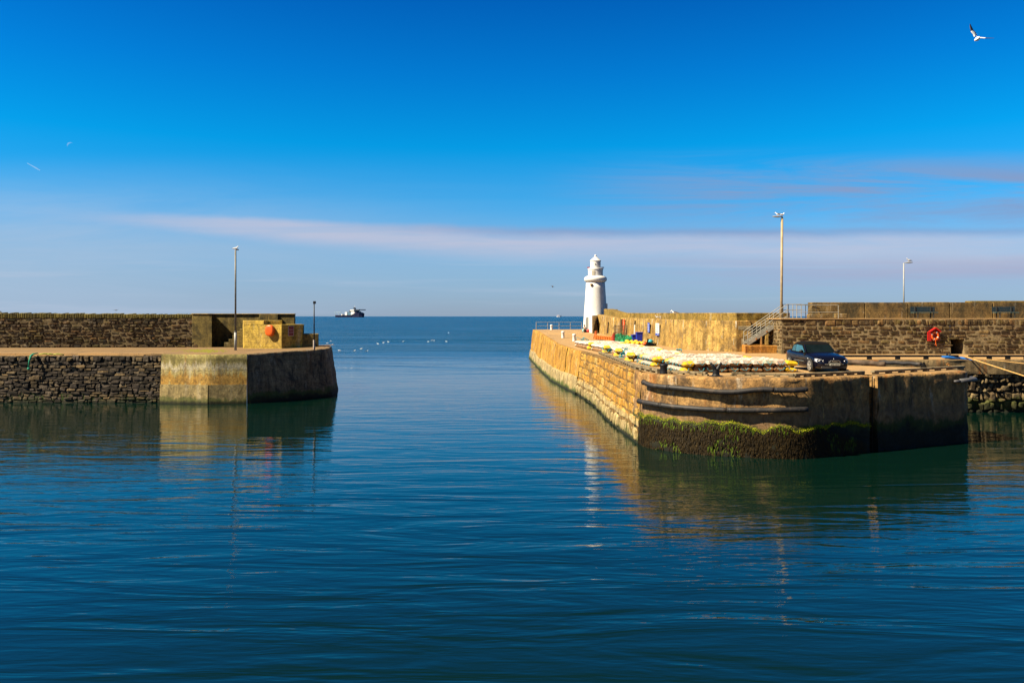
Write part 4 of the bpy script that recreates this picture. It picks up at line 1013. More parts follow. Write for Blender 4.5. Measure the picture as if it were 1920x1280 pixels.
def flying(wings, body_dir, loc, label, sc, cols, grp='gulls in flight'):
    """wings: two lists of (x,y,z,chord) from shoulder to tip in world axes"""
    mb=MB(); a,b=Vector(body_dir[0]),Vector(body_dir[1]); d=b-a
    prof_=[(0,.006),(.12,.035),(.3,.07),(.5,.085),(.68,.075),(.8,.05),(.88,.048),(.95,.04),(1.0,.015)]
    mb.tube([a+d*t_ for t_,_ in prof_],[r_*.78 for _,r_ in prof_],10,col=cols[0])
    mb.tube([b,b+d*.07],[.014,.004],6,col=(.8,.35,.1))
    for wpts in wings:
        rows=[]
        for (x,y,z,c) in wpts:
            q=Vector((x,y,z)); cd=d.normalized()*c
            rows.append([q+cd*.5+Vector((0,0,0)),q+cd*.15+Vector((0,-.018,.018))*min(1,c*4),q-cd*.5,q+cd*.1-Vector((0,-.01,.012))*min(1,c*4)])
        n0=len(mb.f); mb.grid(rows,close=True)
        m_=len(rows)-1
        for i in range(m_):
            f_=i/(m_-1) if m_>1 else 0
            cc=cols[0] if f_<cols[2] else cols[1]
            for k in range(4): mb.c[n0+i*4+k]=cc
    o=link('seagull',mb,O['bird'],smooth=True); o.location=loc; o.scale=(sc,)*3; return tag(o,label,'gull',grp)
# large gull, upper right: at 24 m, 48 photo px across => wings ~0.8 m
gy=26.0; g=lambda x,y: ((x-1831)/F*gy,0,(72-y)/F*gy)
wl=[(*g(1829,68),.16),(*g(1826.5,63),.15),(*g(1822,58.5),.14),(*g(1820,54),.11),(*g(1818.3,50),.08),(*g(1817.2,46),.02)]
wr=[(*g(1836,71.5),.14),(*g(1841,71.3),.10),(*g(1848,71.5),.07),(*g(1856,71.3),.05),(*g(1862,71.2),.03),(*g(1866,71.3),.01)]
wl=[(x,y-.05*i/5,z,c*1.5) for i,(x,y,z,c) in enumerate(wl)]; wr=[(x,y+.04*i/5,z,c*1.5) for i,(x,y,z,c) in enumerate(wr)]
ta=Vector(g(1841,68)); hb=Vector(g(1825,78)); ta.y=.1; hb.y=-.1
flying([wl,wr],(ta,hb),A(1831,gy,72),'large white gull with dark wings gliding high in the upper right sky',1.0,((.85,.84,.82),(.05,.04,.035),.3))
gy=70.0; g=lambda x,y: ((x-1036)/F*gy,0,(538-y)/F*gy)
flying([[(*g(1036,537),.14),(*g(1033.5,536.3),.10),(*g(1031,537.5),.02)],[(*g(1036,537),.14),(*g(1038,537.5),.10),(*g(1040.5,540.5),.02)]],(Vector((0.0,.2,0)),Vector((0,-.2,0.04))),A(1036,gy,537.5),'small dark gull flying left of the lighthouse',1.0,((.06,.06,.07),(.05,.05,.05),.3))
gy=120.0
flying([[(0,0,0,.3),(-.25,0,.02,.2),(-.55,0,0,.03)],[(0,0,0,.3),(.25,0,.02,.2),(.55,0,0,.03)]],(Vector((-.2,0,0)),Vector((.25,0,0))),A(217,gy,581.5),'tiny dark bird flying low over the left breakwater',1.0,((.06,.06,.07),(.05,.05,.05),.3))
# a last perched one: dark bird on wall
gull(A(1259.5,67.5,586.5)+Vector((0,.3,-.04)),'tiny dark bird on the pier wall top left of the resting gull',R(90),0.55,False,(0.02,.02,.02))

# ------------------------------------------------------------------ ladder in the pier head recess
lc=Vector(((rec0[0]+rec1[0])/2,(rec0[1]+rec1[1])/2,0)); dv_=Vector((rec1[0]-rec0[0],rec1[1]-rec0[1],0)).normalized(); nv_=Vector((nn[0],nn[1],0))
ld=empty('ladder',(0,0,0),'dark iron ladder set in the recess of the pier head','ladder'); 
for s in (-1,1):
    mb=MB(); q=lc-nv_*.2+dv_*.15*s; mb.tube([q+Vector((0,0,-.6)),q+Vector((0,0,3.35))],.025,6); link('rail',mb,O['darktimber'],ld)
for i in range(13):
    mb=MB(); z=-.2+i*.28; q=lc-nv_*.2; mb.tube([q-dv_*.15+Vector((0,0,z)),q+dv_*.15+Vector((0,0,z))],.016,6); link('rung',mb,O['darktimber'],ld)
mb=MB(); q=lc-nv_*.75+dv_*-.35; q.z=zr(q.y)
mb.tube([q-dv_*.13,q-dv_*.13+Vector((0,0,.14)),q+dv_*.22+Vector((0,0,.14)),q+dv_*.22],.02,6); tag(link('grab_handle',mb,O['rust']),'small rusty grab handle on the paving above the ladder recess','handle')

# ------------------------------------------------------------------ timber kerb rails round the head
def kerb(pa,pb_,label,blocks,w_=0.2,h_=0.11,lift=0.1,mat=None,endh=None):
    a,b=Vector(pa),Vector(pb_); k=empty('kerb_rail',a,label,'kerb rail','raised kerb rails along the quay edge'); d=b-a
    mb=MB(); mb.beam((0,0,lift+h_/2),(d.x,d.y,d.z+lift+h_/2),w_,h_); link('beam',mb,mat or O['timber'],k,bevel=.012)
    for i in range(blocks):
        t_=(i+.5)/blocks if blocks>1 else .5
        t_=0.03+0.94*i/(blocks-1) if blocks>1 else .5
        mb=MB(); q=d*t_; mb.beam((q.x-d.normalized().x*.13,q.y-d.normalized().y*.13,q.z+lift/2),(q.x+d.normalized().x*.13,q.y+d.normalized().y*.13,q.z+lift/2),w_*.85,lift+.004); link('bearer',mb,mat or O['timber'],k)
    return k
def Ge(px,py): return G(px,py)
kerb(Ge(1124,663.8),Ge(1165,679.5),'low kerb rail along the channel edge, the far section',14)
kerb(Ge(1165.5,680.3),Ge(1191,691.3),'low kerb rail along the channel edge, the middle section',7)
kerb(Ge(1193,691.6),Ge(1236,700.3),'short kerb rail just left of the black bollard',5,.24,.12)
kerb(Ge(1253,700.9),Ge(1325,704.7),'kerb rail between the black bollard and the horned bollard',4,.24,.10,.08)
kerb(Ge(1372,705.0),Ge(1488,708.0),'kerb rail in front of the stacked mats, right of the horned bollard',5,.24,.10,.08)
kerb(Ge(1489,707.8),Ge(1618,702.3),'dark kerb rail in front of the parked car',7,.24,.10,.08,O['timber'])
kerb(Ge(1636,701.8),Ge(1806,692.0),'kerb rail right of the ladder recess',8,.22,.10,.08)
dk=O['black']
kerb(Vector((20.7,50.9,3.3)),Vector((28.4,50.95,3.3)),'black kerb rail behind the parked car on the rear quay',5,.2,.12,.17,dk)
kerb(Vector((28.6,50.95,3.3)),Vector((27.45*1.0+0.0,50.95,3.3)) if False else Vector((28.55,50.95,3.3))+Vector((.2,0,0)),'x',2) if False else None
kerb(Vector((29.1,50.95,3.3)),Vector((32.9,51.0,3.3)),'black kerb rail at the right edge of the rear quay',4,.2,.12,.17,dk)
# bollards of the head
bp=G(1244.5,700.8); b=empty('mooring_bollard',bp,'short round black bollard at the near quay corner','bollard')
mb=MB(); mb.lathe([(.2,-.01),(.18,.05),(.165,.3),(.2,.38),(.205,.44),(.17,.46)],n=18); link('bollard_body',mb,O['black'],b,smooth=True)
def horned(p,label,sc=1.0,rz=0):
    b=empty('mooring_bollard',p,label,'bollard',rz=rz,sc=sc)
    mb=MB(); mb.lathe([(.34,0),(.34,.03),(.2,.05),(.16,.1),(.15,.32),(.17,.34)],n=18); link('pedestal',mb,O['black'],b,smooth=False,bevel=.01)
    for s in (-1,1):
        mb=MB(); mb.tube([(0,0,.25),(s*.1,0,.36),(s*.17,0,.5),(s*.24,0,.58)],[.11,.1,.075,.06],10); mb.ball((s*.24,0,.58),.065,8); link('horn',mb,O['black'],b,smooth=True)
    return b
horned(G(1342.5,705.3),'black twin-horned bollard in front of the stacked mats',0.95,R(10))
hb_=horned(Vector((28.2,51.7,3.31)),'small black horned bollard with blue rope on the rear quay',0.6)
# ropes on it
base=Vector((28.2,51.6,3.5))
r1=[base+Vector((.2*math.cos(a),-.15+.2*math.sin(a),.0)) for a in [R(-200+i*30) for i in range(9)]]
mb=MB(); mb.tube([base+Vector((-.9,-.8,-.02)),base+Vector((-.5,-.75,-.05)),base+Vector((0,-.65,-.1)),base+Vector((.5,-.6,-.12)),base+Vector((1.0,-1.2,-.25))],[.05,.10,.11,.09,.04],8); mb.tube(r1,.035,6)
tag(link('mooring_rope',mb,O['bluerope'],smooth=True),'thick bright blue rope looped at the small horned bollard','rope')
def catenary(a,b,sag,n=24): return [a.lerp(b,i/n)+Vector((0,0,-sag*4*(i/n)*(1-i/n))) for i in range(n+1)]
ra_=base+Vector((.55,-.75,.0)); rb2=Vector((31.8,29.0,-.1))
mb=MB(); mb.tube(catenary(ra_,rb2,.10),.038,6); tag(link('mooring_rope',mb,O['tanrope'],smooth=True),'thick tan mooring rope stretching down to the right edge','rope')
mb=MB(); mb.tube(catenary(base+Vector((.6,-.5,-.02)),Vector((51,-30,-.1)),.0),.022,6); tag(link('mooring_rope',mb,O['tanrope'],smooth=True),'thin tan mooring rope above the thick one at right edge','rope')
# iron ring chains on the rear quay face
mb=MB()
for (x,y) in ((1777,683),(1780,686.5),(1784.5,688.2),(1781.5,690)):
    p=A(x,50.3,y); mb.tube([p+Vector((.07*math.cos(a),-.02,.07*math.sin(a))) for a in [2*math.pi*i/8 for i in range(9)]],.022,5)
tag(link('chain',mb,O['rust']),'short rusty chain hanging on the rear quay face','chain')

# logs and pipe lying behind the car
def log(p0,p1,r,label,mat,name='log',cat='log',z=None):
    mb=MB(); a,b=Vector(p0),Vector(p1); n_=10
    pts=[a.lerp(b,i/n_)+Vector((0,0,.02*math.sin(i*1.9))) for i in range(n_+1)]
    mb.tube(pts,[r*(1+.06*math.sin(i*2.3)) for i in range(n_+1)],10); return tag(link(name,mb,mat,smooth=True),label,cat)
log(G(1572,683.5)+Vector((0,0,.19)),G(1659,687.5)+Vector((0,0,.15)),.13,'weathered brown timber log lying beside the car',plain('bleached_log',(0.11,0.075,0.05),.9,var=.6,dirt=(0.03,0.02,0.012),sc=2))
a_=G(1655,684.5)+Vector((0,.3,.16)); b_=G(1730,688.6)+Vector((0,.2,.16))
pf=log(a_,b_,.11,'black rubber pipe fender lying on the quay right of the log',O['ribbed'],'pipe_fender','fender')
mb=MB(); 
for t_ in (.25,.42,.7,.9): 
    q=a_.lerp(b_,t_); mb.ball(q+Vector((0,-.1,.03)),.035,6)
link('bolt',mb,O['black'],pf)
p=G(1732,690); mb=MB(); mb.lathe([(.16,0),(.15,.04),(.05,.28),(.03,.3)],n=12); o=link('traffic_cone',mb,O['roofcloth'],smooth=False); o.location=p; tag(o,'small black cone at the right end of the pipe fender','cone')

# ------------------------------------------------------------------ curved fenders on the head
def fender(pxy,label,bolts,cuts):
    pts=[]
    for x,y in pxy:
        u=pF.px(x); q,n=pF.at(u); off=.19
        Y=q.y+n.y*off; pts.append(Vector((q.x+n.x*off,Y,H+(HY-y)*Y/F)))
    # resample smoothly
    P2=[]
    for i in range(len(pts)-1):
        p0=pts[max(0,i-1)];p1=pts[i];p2=pts[i+1];p3=pts[min(len(pts)-1,i+2)]
        for k in range(5):
            t_=k/5; P2.append(.5*((2*p1)+(p2-p0)*t_+(2*p0-5*p1+4*p2-p3)*t_*t_+(3*p1-p0-3*p2+p3)*t_**3))
    P2.append(pts[-1]); f_=empty('rubber_fender',P2[0],label,'fender','long curved fenders on the pier head'); o_=P2[0]
    N=len(P2); edges=[0]+[int(c*N) for c in cuts]+[N-1]
    for a,b in zip(edges,edges[1:]):
        seg=[p-o_ for p in P2[a:b+1]]; 
        seg[0]=seg[0].lerp(seg[1],.08)
        mb=MB(); mb.tube(seg,[.12]+[.115]*(len(seg)-2)+[.112],12); link('fender_tube',mb,O['ribbed'],f_,smooth=True)
        mb=MB(); mb.tube([seg[0],seg[0].lerp(seg[1],.35)],.13,12); link('sleeve',mb,O['ribbed'],f_)
    for i in range(bolts):
        t_=(i+.5)/bolts; q=P2[int(t_*(N-1))]; u=pF.px(960+q.x/q.y*F); _,n=pF.at(u); c=q+Vector((n.x*.11,n.y*.11,-.02))-o_
        mb=MB(); mb.ball(c,.028,6); link('bolt',mb,O['black'],f_)
        mb=MB(); w0=q-o_; mb.tube([w0,w0-Vector((n.x*.22,n.y*.22,0))],.03,6); link('bracket',mb,O['black'],f_)
fender([(1213,716),(1227,722),(1249,725),(1272,727),(1311,730.6),(1347,734.2),(1377,734.8),(1405,731.8),(1429,729.8),(1455,731),(1480,731.6),(1498,730.6),(1508,729)],'upper black rubber fender, sagging, on the pier head',11,(.2,.73))
fender([(1205,751.5),(1217.5,754.5),(1243,759),(1270,762.5),(1311,766),(1349,768),(1386,769),(1430,769),(1461,768.5),(1509,767)],'lower black rubber fender on the pier head',14,(.22,.6))
p=A(1797,38.0,713); q=A(1829,39.3,714.0)
mb=MB(); a=Vector((21.0,37.95,H-(715-593)*37.9/F)); b=Vector((22.35,38.6,H-(711-593)*38.6/F)); mb.tube([a,a.lerp(b,.3)],.06,10); mb.tube([a.lerp(b,.25),b,b+Vector((.15,.6,.02))],.10,12)
tag(link('corner_fender',mb,O['galv'] if False else plain('grey_rubber',(0.10,0.10,0.11),.5),smooth=True),'short grey tube fender on the right corner of the pier head','fender')

# ------------------------------------------------------------------ seaweed on the head
mb=MB(); rw=random.Random(11)
for i in range(15000):
    u=rw.uniform(1.25,ub+1.2); zt_=rw.random()**0.75*1.5-.05
    if u>ub-2: zt_*=max(.25,1-(u-ub+2)*.2)
    q,n=pB.at(u); k=mnoise.noise(Vector((q.x*.9,q.y*.9,zt_*1.3)))
    if u<2.6 and rw.random()<1.5-.55*u+k: continue
    if k>.34 and rw.random()<.75: continue
    if zt_>1.30+.28*mnoise.fractal(Vector((q.x*.9,q.y*.9,1)),1,2,3)+.1*k: continue
    L=rw.uniform(.09,.30); w_=rw.uniform(.010,.028); off=.03+.09*max(0,min(1,(ub-u)/2.5,(u-.9)/1.5))+rw.uniform(-.01,.05)
    b0=fB(u,zt_,off); tdir=Vector((-n.y,n.x,0)); sw_=rw.uniform(-.04,.04)
    out=Vector((n.x,n.y,0))*rw.uniform(.0,.035)
    g_=rw.random()
    c_=(.012+.022*g_,.009+.012*g_,.005) if (k<.25 or rw.random()<.7) else (.07,.11,.008)
    if zt_>1.15 and rw.random()<.3: c_=(.07,.11,.005)
    mb.add([b0-tdir*w_,b0+tdir*w_,b0+tdir*(w_*.8+sw_)+out-Vector((0,0,L*.5)),b0+tdir*(-w_*.8+sw_)+out-Vector((0,0,L*.5)),b0+tdir*sw_+out*.8-Vector((0,0,L))],[(0,1,2,3),(3,2,4)],col=c_)
tag(link('seaweed',mb,attrmat('wet_seaweed',0.7,.8,0.3,6,.12)),'dark brown seaweed covering the foot of the pier head',None,None,'stuff')
mb=MB()
for i in range(7000):
    u=rw.uniform(1.5,ub+1.5); q,n=pB.at(u)
    zc1=1.42-0.02*(q.x-6)+0.28*mnoise.fractal(Vector((q.x*.9,q.y*.9,1)),1,2,3)
    d_=rw.uniform(-.02,.17); z_=zc1+rw.gauss(0,.035)-.02+(.05 if d_<.05 else -.03*d_)
    if u>ub-1.2: d_=rw.uniform(.0,.07); 
    b0=fB(u,z_,d_+.01); s_=rw.uniform(.015,.04); v1=Vector((rw.uniform(-1,1),rw.uniform(-1,1),rw.uniform(-.6,.6)))*s_; v2=Vector((rw.uniform(-1,1),rw.uniform(-.4,.4),rw.uniform(.1,1)))*s_
    g_=rw.random(); mb.add([b0,b0+v1,b0+v2],[(0,1,2)],col=(.20+.16*g_,.24+.14*g_,.004))
tag(link('green_algae',mb,attrmat('bright_algae',0.8,1,0.2,6,.2)),'bright green algae fringe above the seaweed on the pier head',None,None,'stuff')

# ------------------------------------------------------------------ steel stairs
sb=empty('steel_staircase',(0,0,0),'galvanised steel staircase with railings up to the walkway','staircase')
Ys,Yb=60.3,61.25
S0=Vector((17.75,0,3.93)); S1=Vector((20.75,0,5.98))
for Yk in (Ys,Yb):
    mb=MB(); mb.beam((S0.x,Yk,S0.z+.05),(S1.x,Yk,S1.z-.02),.05,.26); link('stringer',mb,O['galv'],sb)
mb=MB(); mb.beam((S0.x+.3,(Ys+Yb)/2,S0.z-.02),(S1.x,(Ys+Yb)/2,S1.z-.2),.88,.03); link('added_shade_plate',mb,O['darktimber'],sb)  # plate added beneath the treads to throw the space below into shade
ns=11
for i in range(ns):
    t_=(i+.6)/ns; q=S0.lerp(S1,t_); mb=MB(); mb.box((q.x,(Ys+Yb)/2,q.z),(.27,.9,.03)); link('tread',mb,O['galv'],sb)
for Yk in (Ys,Yb):
    for hh in (.55,.98): 
        mb=MB(); mb.tube([(S0.x,Yk,S0.z+hh),(S1.x,Yk,S1.z+hh),(S1.x+(1.05 if Yk==Ys else 1.6),Yk,S1.z+hh)],.026,6); link('handrail',mb,O['galv'],sb)
    for t_ in (0,.12,.33,.45,.66,.8,1.0):
        if Yk==Yb and t_ in(.12,.45,.8): continue
        q=S0.lerp(S1,t_); mb=MB(); mb.tube([(q.x,Yk,q.z),(q.x,Yk,q.z+1.0)],.028,6); link('baluster',mb,O['galv'],sb)
    for dx in (.42,1.05):
        mb=MB(); mb.tube([(S1.x+dx,Yk,S1.z-.15),(S1.x+dx,Yk,S1.z+1.0)],.028,6); link('baluster',mb,O['galv'],sb)
mb=MB(); mb.box((S1.x+.55,(Ys+Yb)/2,S1.z-.08),(1.15,1.0,.07)); link('landing',mb,O['galv'],sb)
for x,zt_ in ((18.78,4.55),(19.95,5.25)):
    for Yk in (Ys,): 
        mb=MB(); mb.box((x,Yk+.02,(3.75+zt_)/2),(.11,.11,zt_-3.75)); link('support_post',mb,plain('rusty_post',(0.42,0.25,0.08),.8,dirt=(0.35,.12,.02)),sb)
for x in (18.4,19.2,19.8):
    q=S0.lerp(S1,(x-S0.x)/(S1.x-S0.x)); mb=MB(); mb.box((x,Ys-.03,q.z-.02),(.1,.06,.12)); link('rust_bracket',mb,O['rust'],sb)
mb=MB(); mb.prism([XY(1397.5,59.5),(19.8,59.5),(19.8,63.5),(17.6,63.5),XY(1394,61.6)],3.2,3.86); tag(link('stair_plinth',mb,M['conc_rust'],bevel=.03),'rust stained concrete plinth under the steel stairs','plinth')
# walkway railing
rl=empty('railing',(0,0,0),'light steel two-bar railing in front of the parapet pillar','railing'); Yr=58.7
xa,xb=(1494-960)/F*Yr,(1572-960)/F*Yr
for z in (6.35,6.87): 
    mb=MB(); mb.tube([(xa,Yr,z),(xb,Yr,z)],.024,6); link('rail',mb,O['galv'],rl)
for px in (1494,1572): 
    mb=MB(); x=(px-960)/F*Yr; mb.tube([(x,Yr,5.85),(x,Yr,6.88)],.026,6); link('post',mb,O['galv'],rl)
rl=empty('railing',(0,0,0),'dark short rear railing by the stair head','railing')
mb=MB(); mb.tube([((1503-960)/F*61.4,61.0,6.95),((1526-960)/F*61.4,60.9,6.95)],.022,6); mb.tube([((1527-960)/F*61.0,60.85,6.95),((1533-960)/F*60.9,60.8,5.9)],.022,6); link('rail',mb,O['dark'],rl)
mb=MB(); mb.tube([((1510.5-960)/F*61.0,61.0,5.85),((1510.5-960)/F*61.0,61.0,6.95)],.026,6); link('post',mb,O['dark'],rl)
mb=MB(); mb.box((22.9,59.9,6.06),(1.5,.6,.3)); mb.box((24.6,60.0,6.08),(.9,.6,.34)); tag(link('stone_block',mb,M['conc_brown'],bevel=.05),'low rough concrete blocks on the walkway behind the railing','block')

# ------------------------------------------------------------------ benches
def bench(px0,px1,label):
    Yk=60.35; x0,x1=(px0-960)/F*Yk,(px1-960)/F*Yk; b=empty('park_bench',((x0+x1)/2,Yk,5.9),label,'bench','blue benches on the walkway'); w_=x1-x0
    bl=plain('blue_green_slats',(0.008,0.032,0.05),.6); bt=plain('teal_seat_slats',(0.02,0.13,0.17),.6)
    mb=MB()
    for z in (.56,.69,.82): mb.box((0,.3,z),(w_,.035,.118))
    link('backrest',mb,bl,b,bevel=.006)
    mb=MB()
    for y in (-.18,-.05,.08,.2): mb.box((0,y,.44),(w_,.11,.035))
    link('seat',mb,bt,b,bevel=.006)
    for s in (-1,1):
        mb=MB(); x=s*w_*.32; mb.box((x,-.18,.22),(.07,.06,.43)); link('leg',mb,O['dark'],b)
        mb=MB(); mb.box((x,.26,.45),(.07,.06,.9)); link('leg',mb,O['dark'],b)
    return b
bench(1710.5,1756.5,'blue-green slatted bench near the centre of the parapet'); bench(1864.5,1907.5,'blue-green slatted bench near the right edge of the picture')

# ------------------------------------------------------------------ lifebuoys and signs
# right: red house-shaped board with ring
yb=58.15; u=pS1.px(1752); q,n=pS1.at(u); yb=q.y-.25
bc=A(1752,yb,629); lb=empty('lifebuoy_housing',bc,'red gabled lifebuoy housing on the dark stone wall','lifebuoy housing')
s_=yb/F; pts=[(-10.0,10),(-10.0,-7),(1.5,-14.5),(11,-7),(11,10.5)]
mb=MB(); m_=len(pts); vs=[(x*s_,.12,-y*s_) for x,y in pts]+[(x*s_,.08,-y*s_) for x,y in pts]
mb.add(vs,[tuple(range(m_)),tuple(range(m_,2*m_))]+[(i,(i+1)%m_,(i+1)%m_+m_,i+m_) for i in range(m_)]); link('backboard',mb,plain('deep_red_board',(0.30,0.008,0.008),.5),lb)
mb=MB(); z1=.085
def rim(a,b): 
    mb.beam((a[0]*s_,-.02,-a[1]*s_),(b[0]*s_,-.02,-b[1]*s_),.25,.07)
rim(pts[1],pts[2]); rim(pts[2],pts[3]); rim(pts[0],pts[1]); link('hood',mb,O['red'],lb)
rg=empty('lifebuoy',bc+Vector((.03,-.03,-.02)),'orange and white ring lifebuoy in the red housing','lifebuoy')
mb=MB(); Rr,rr_=.23,.07; rows=[]
for i in range(33):
    a=2*math.pi*i/32; rows.append([Vector(((Rr+rr_*math.cos(b))*math.cos(a),rr_*.8*math.sin(b),(Rr+rr_*math.cos(b))*1.15*math.sin(a))) for b in [2*math.pi*k/10 for k in range(10)]])
mb.grid(rows,close=True); link('ring',mb,O['orange'],rg,smooth=True)
for a0 in (R(60),R(150),R(240),R(330)):
    mb=MB(); rows=[]
    for i in range(4):
        a=a0+R(12)*i/3; rows.append([Vector(((Rr+(rr_+.006)*math.cos(b))*math.cos(a),(rr_*.8+.006)*math.sin(b),(Rr+(rr_+.006)*math.cos(b))*1.15*math.sin(a))) for b in [2*math.pi*k/10 for k in range(10)]])
    mb.grid(rows,close=True); link('reflective_band',mb,O['signwhite'],rg,smooth=True)
mb=MB(); mb.tube([(0,-.06,-.3),(.02,-.07,-.5),(-.04,-.08,-.66),(.05,-.08,-.72),(.06,-.08,-.6)],.018,6); link('rope',mb,O['orange'],rg)
# left: orange drum housing on the block
fc=Vector((f0[0],f0[1],0)).lerp(Vector((f1[0],f1[1],0)),(508.3-456.6)/(528-456.6)); fd=(Vector((f1[0],f1[1],0))-Vector((f0[0],f0[1],0))).normalized(); fn_=Vector((fd.y,-fd.x,0))
ang=math.atan2(fd.y,fd.x)
dz_=H+(HY-619.7)*fc.y/F
lb2=empty('lifebuoy_housing',(fc.x+fn_.x*.02,fc.y+fn_.y*.02,dz_),'round orange lifebuoy housing on the yellow concrete block','lifebuoy housing',rz=ang)
mb=MB(); rows=[]
for (r_,y_) in ((.36,0),(.40,-.01),(.42,-.05),(.42,-.2),(.40,-.26),(.34,-.29),(.2,-.3),(.001,-.3)):
    row=[]
    for k in range(32):
        a=2*math.pi*k/32; cx,cz=math.cos(a),math.sin(a); e=4.0 if r_>.3 else 2.5
        rr2=1/((abs(cx)**e+abs(cz)**e)**(1/e)); rr2=1+(rr2-1)*.3
        row.append(Vector((cx*rr2*r_*.92,y_,cz*rr2*r_*1.08)))
    rows.append(row)
mb.grid(rows,close=True); link('cover',mb,O['orange'],lb2,smooth=True)
mb=MB(); mb.box((0,-.02,.0),(.5,.04,.6)); link('back_plate',mb,O['orange'],lb2)
# dead slow sign
q0=Vector((f1[0],f1[1],0)); q1=Vector((*XY(568,65.4),0)); d_=(q1-q0).normalized(); t_=(545-528)/(568-528); c_=q0.lerp(q1,t_); nq=Vector((d_.y,-d_.x,0))
ws=empty('wall_sign',(c_.x+nq.x*.02,c_.y+nq.y*.02,H+(HY-620.3)*c_.y/F),'dark red sign with white border and lettering on the concrete block','sign',rz=math.atan2(d_.y,d_.x))
mb=MB(); mb.box((0,-.01,0),(.50,.02,.78)); link('board',mb,O['signwhite'],ws)
mb=MB(); mb.box((0,-.024,0),(.46,.012,.74)); link('face',mb,O['redsign'],ws)
pk=plain('faded_white_ink',(0.55,0.35,0.35),.6)
text('DEAD',.19,pk,ws,(0,-.034,.10),(R(90),0,0)); text('SLOW',.19,pk,ws,(0,-.034,-.14),(R(90),0,0))

# green rope over the left quay wall + moss
p=Vector(P(58,665,3.35)); mb=MB()
x0=(58-960)/F*56.2
mb.tube([(x0+.25,56.6,3.46),(x0+.2,56.25,3.42),(x0+.12,56.02,3.3),(x0+.02,55.95,2.9),(x0,55.93,2.45)],[.03,.05,.06,.05,.05],8); mb.tube([(x0+.1,56.3,3.45),(x0+.05,56.0,3.3),(x0-.02,55.96,2.7)],.03,6); mb.ball((x0,55.93,2.4),.11,8,sc=(1,.7,.9))
tag(link('mooring_rope',mb,plain('green_rope',(0.01,0.30,0.17),.8),smooth=True),'green rope with a knot hanging over the dark quay wall','rope')
mb=MB()
for i in range(260):
    px=rw.gauss(380,18); py=rw.gauss(658,1.4); g_=G(px,py,False); s_=rw.uniform(.03,.1)
    mb.add([g_+Vector((0,0,.012)),g_+Vector((s_*2,0,.014)),g_+Vector((s_,s_,.05)),g_+Vector((-s_,s_*.6,.02))],[(0,1,2),(0,2,3)],col=(.13,.12,.01))
tag(link('moss',mb,attrmat('yellow_green_moss',.9)),'yellow green moss patch on the left pier paving',None,None,'stuff')
mb=MB(); 
for (px,py,w_) in ((86,665.5,.9),(96,665.8,.5),(110,666,.7)):
    g_=P(px,py,3.33); mb.tube([g_+Vector((-w_/2,0,.05)),g_+Vector((-.1,.05,.1)),g_+Vector((w_/2,0,.04))],.05,6)
tag(link('rope_coil',mb,plain('yellow_green_rope',(.3,.32,.02),.8),smooth=True),'yellow green rope lengths lying on the left quay edge','rope')

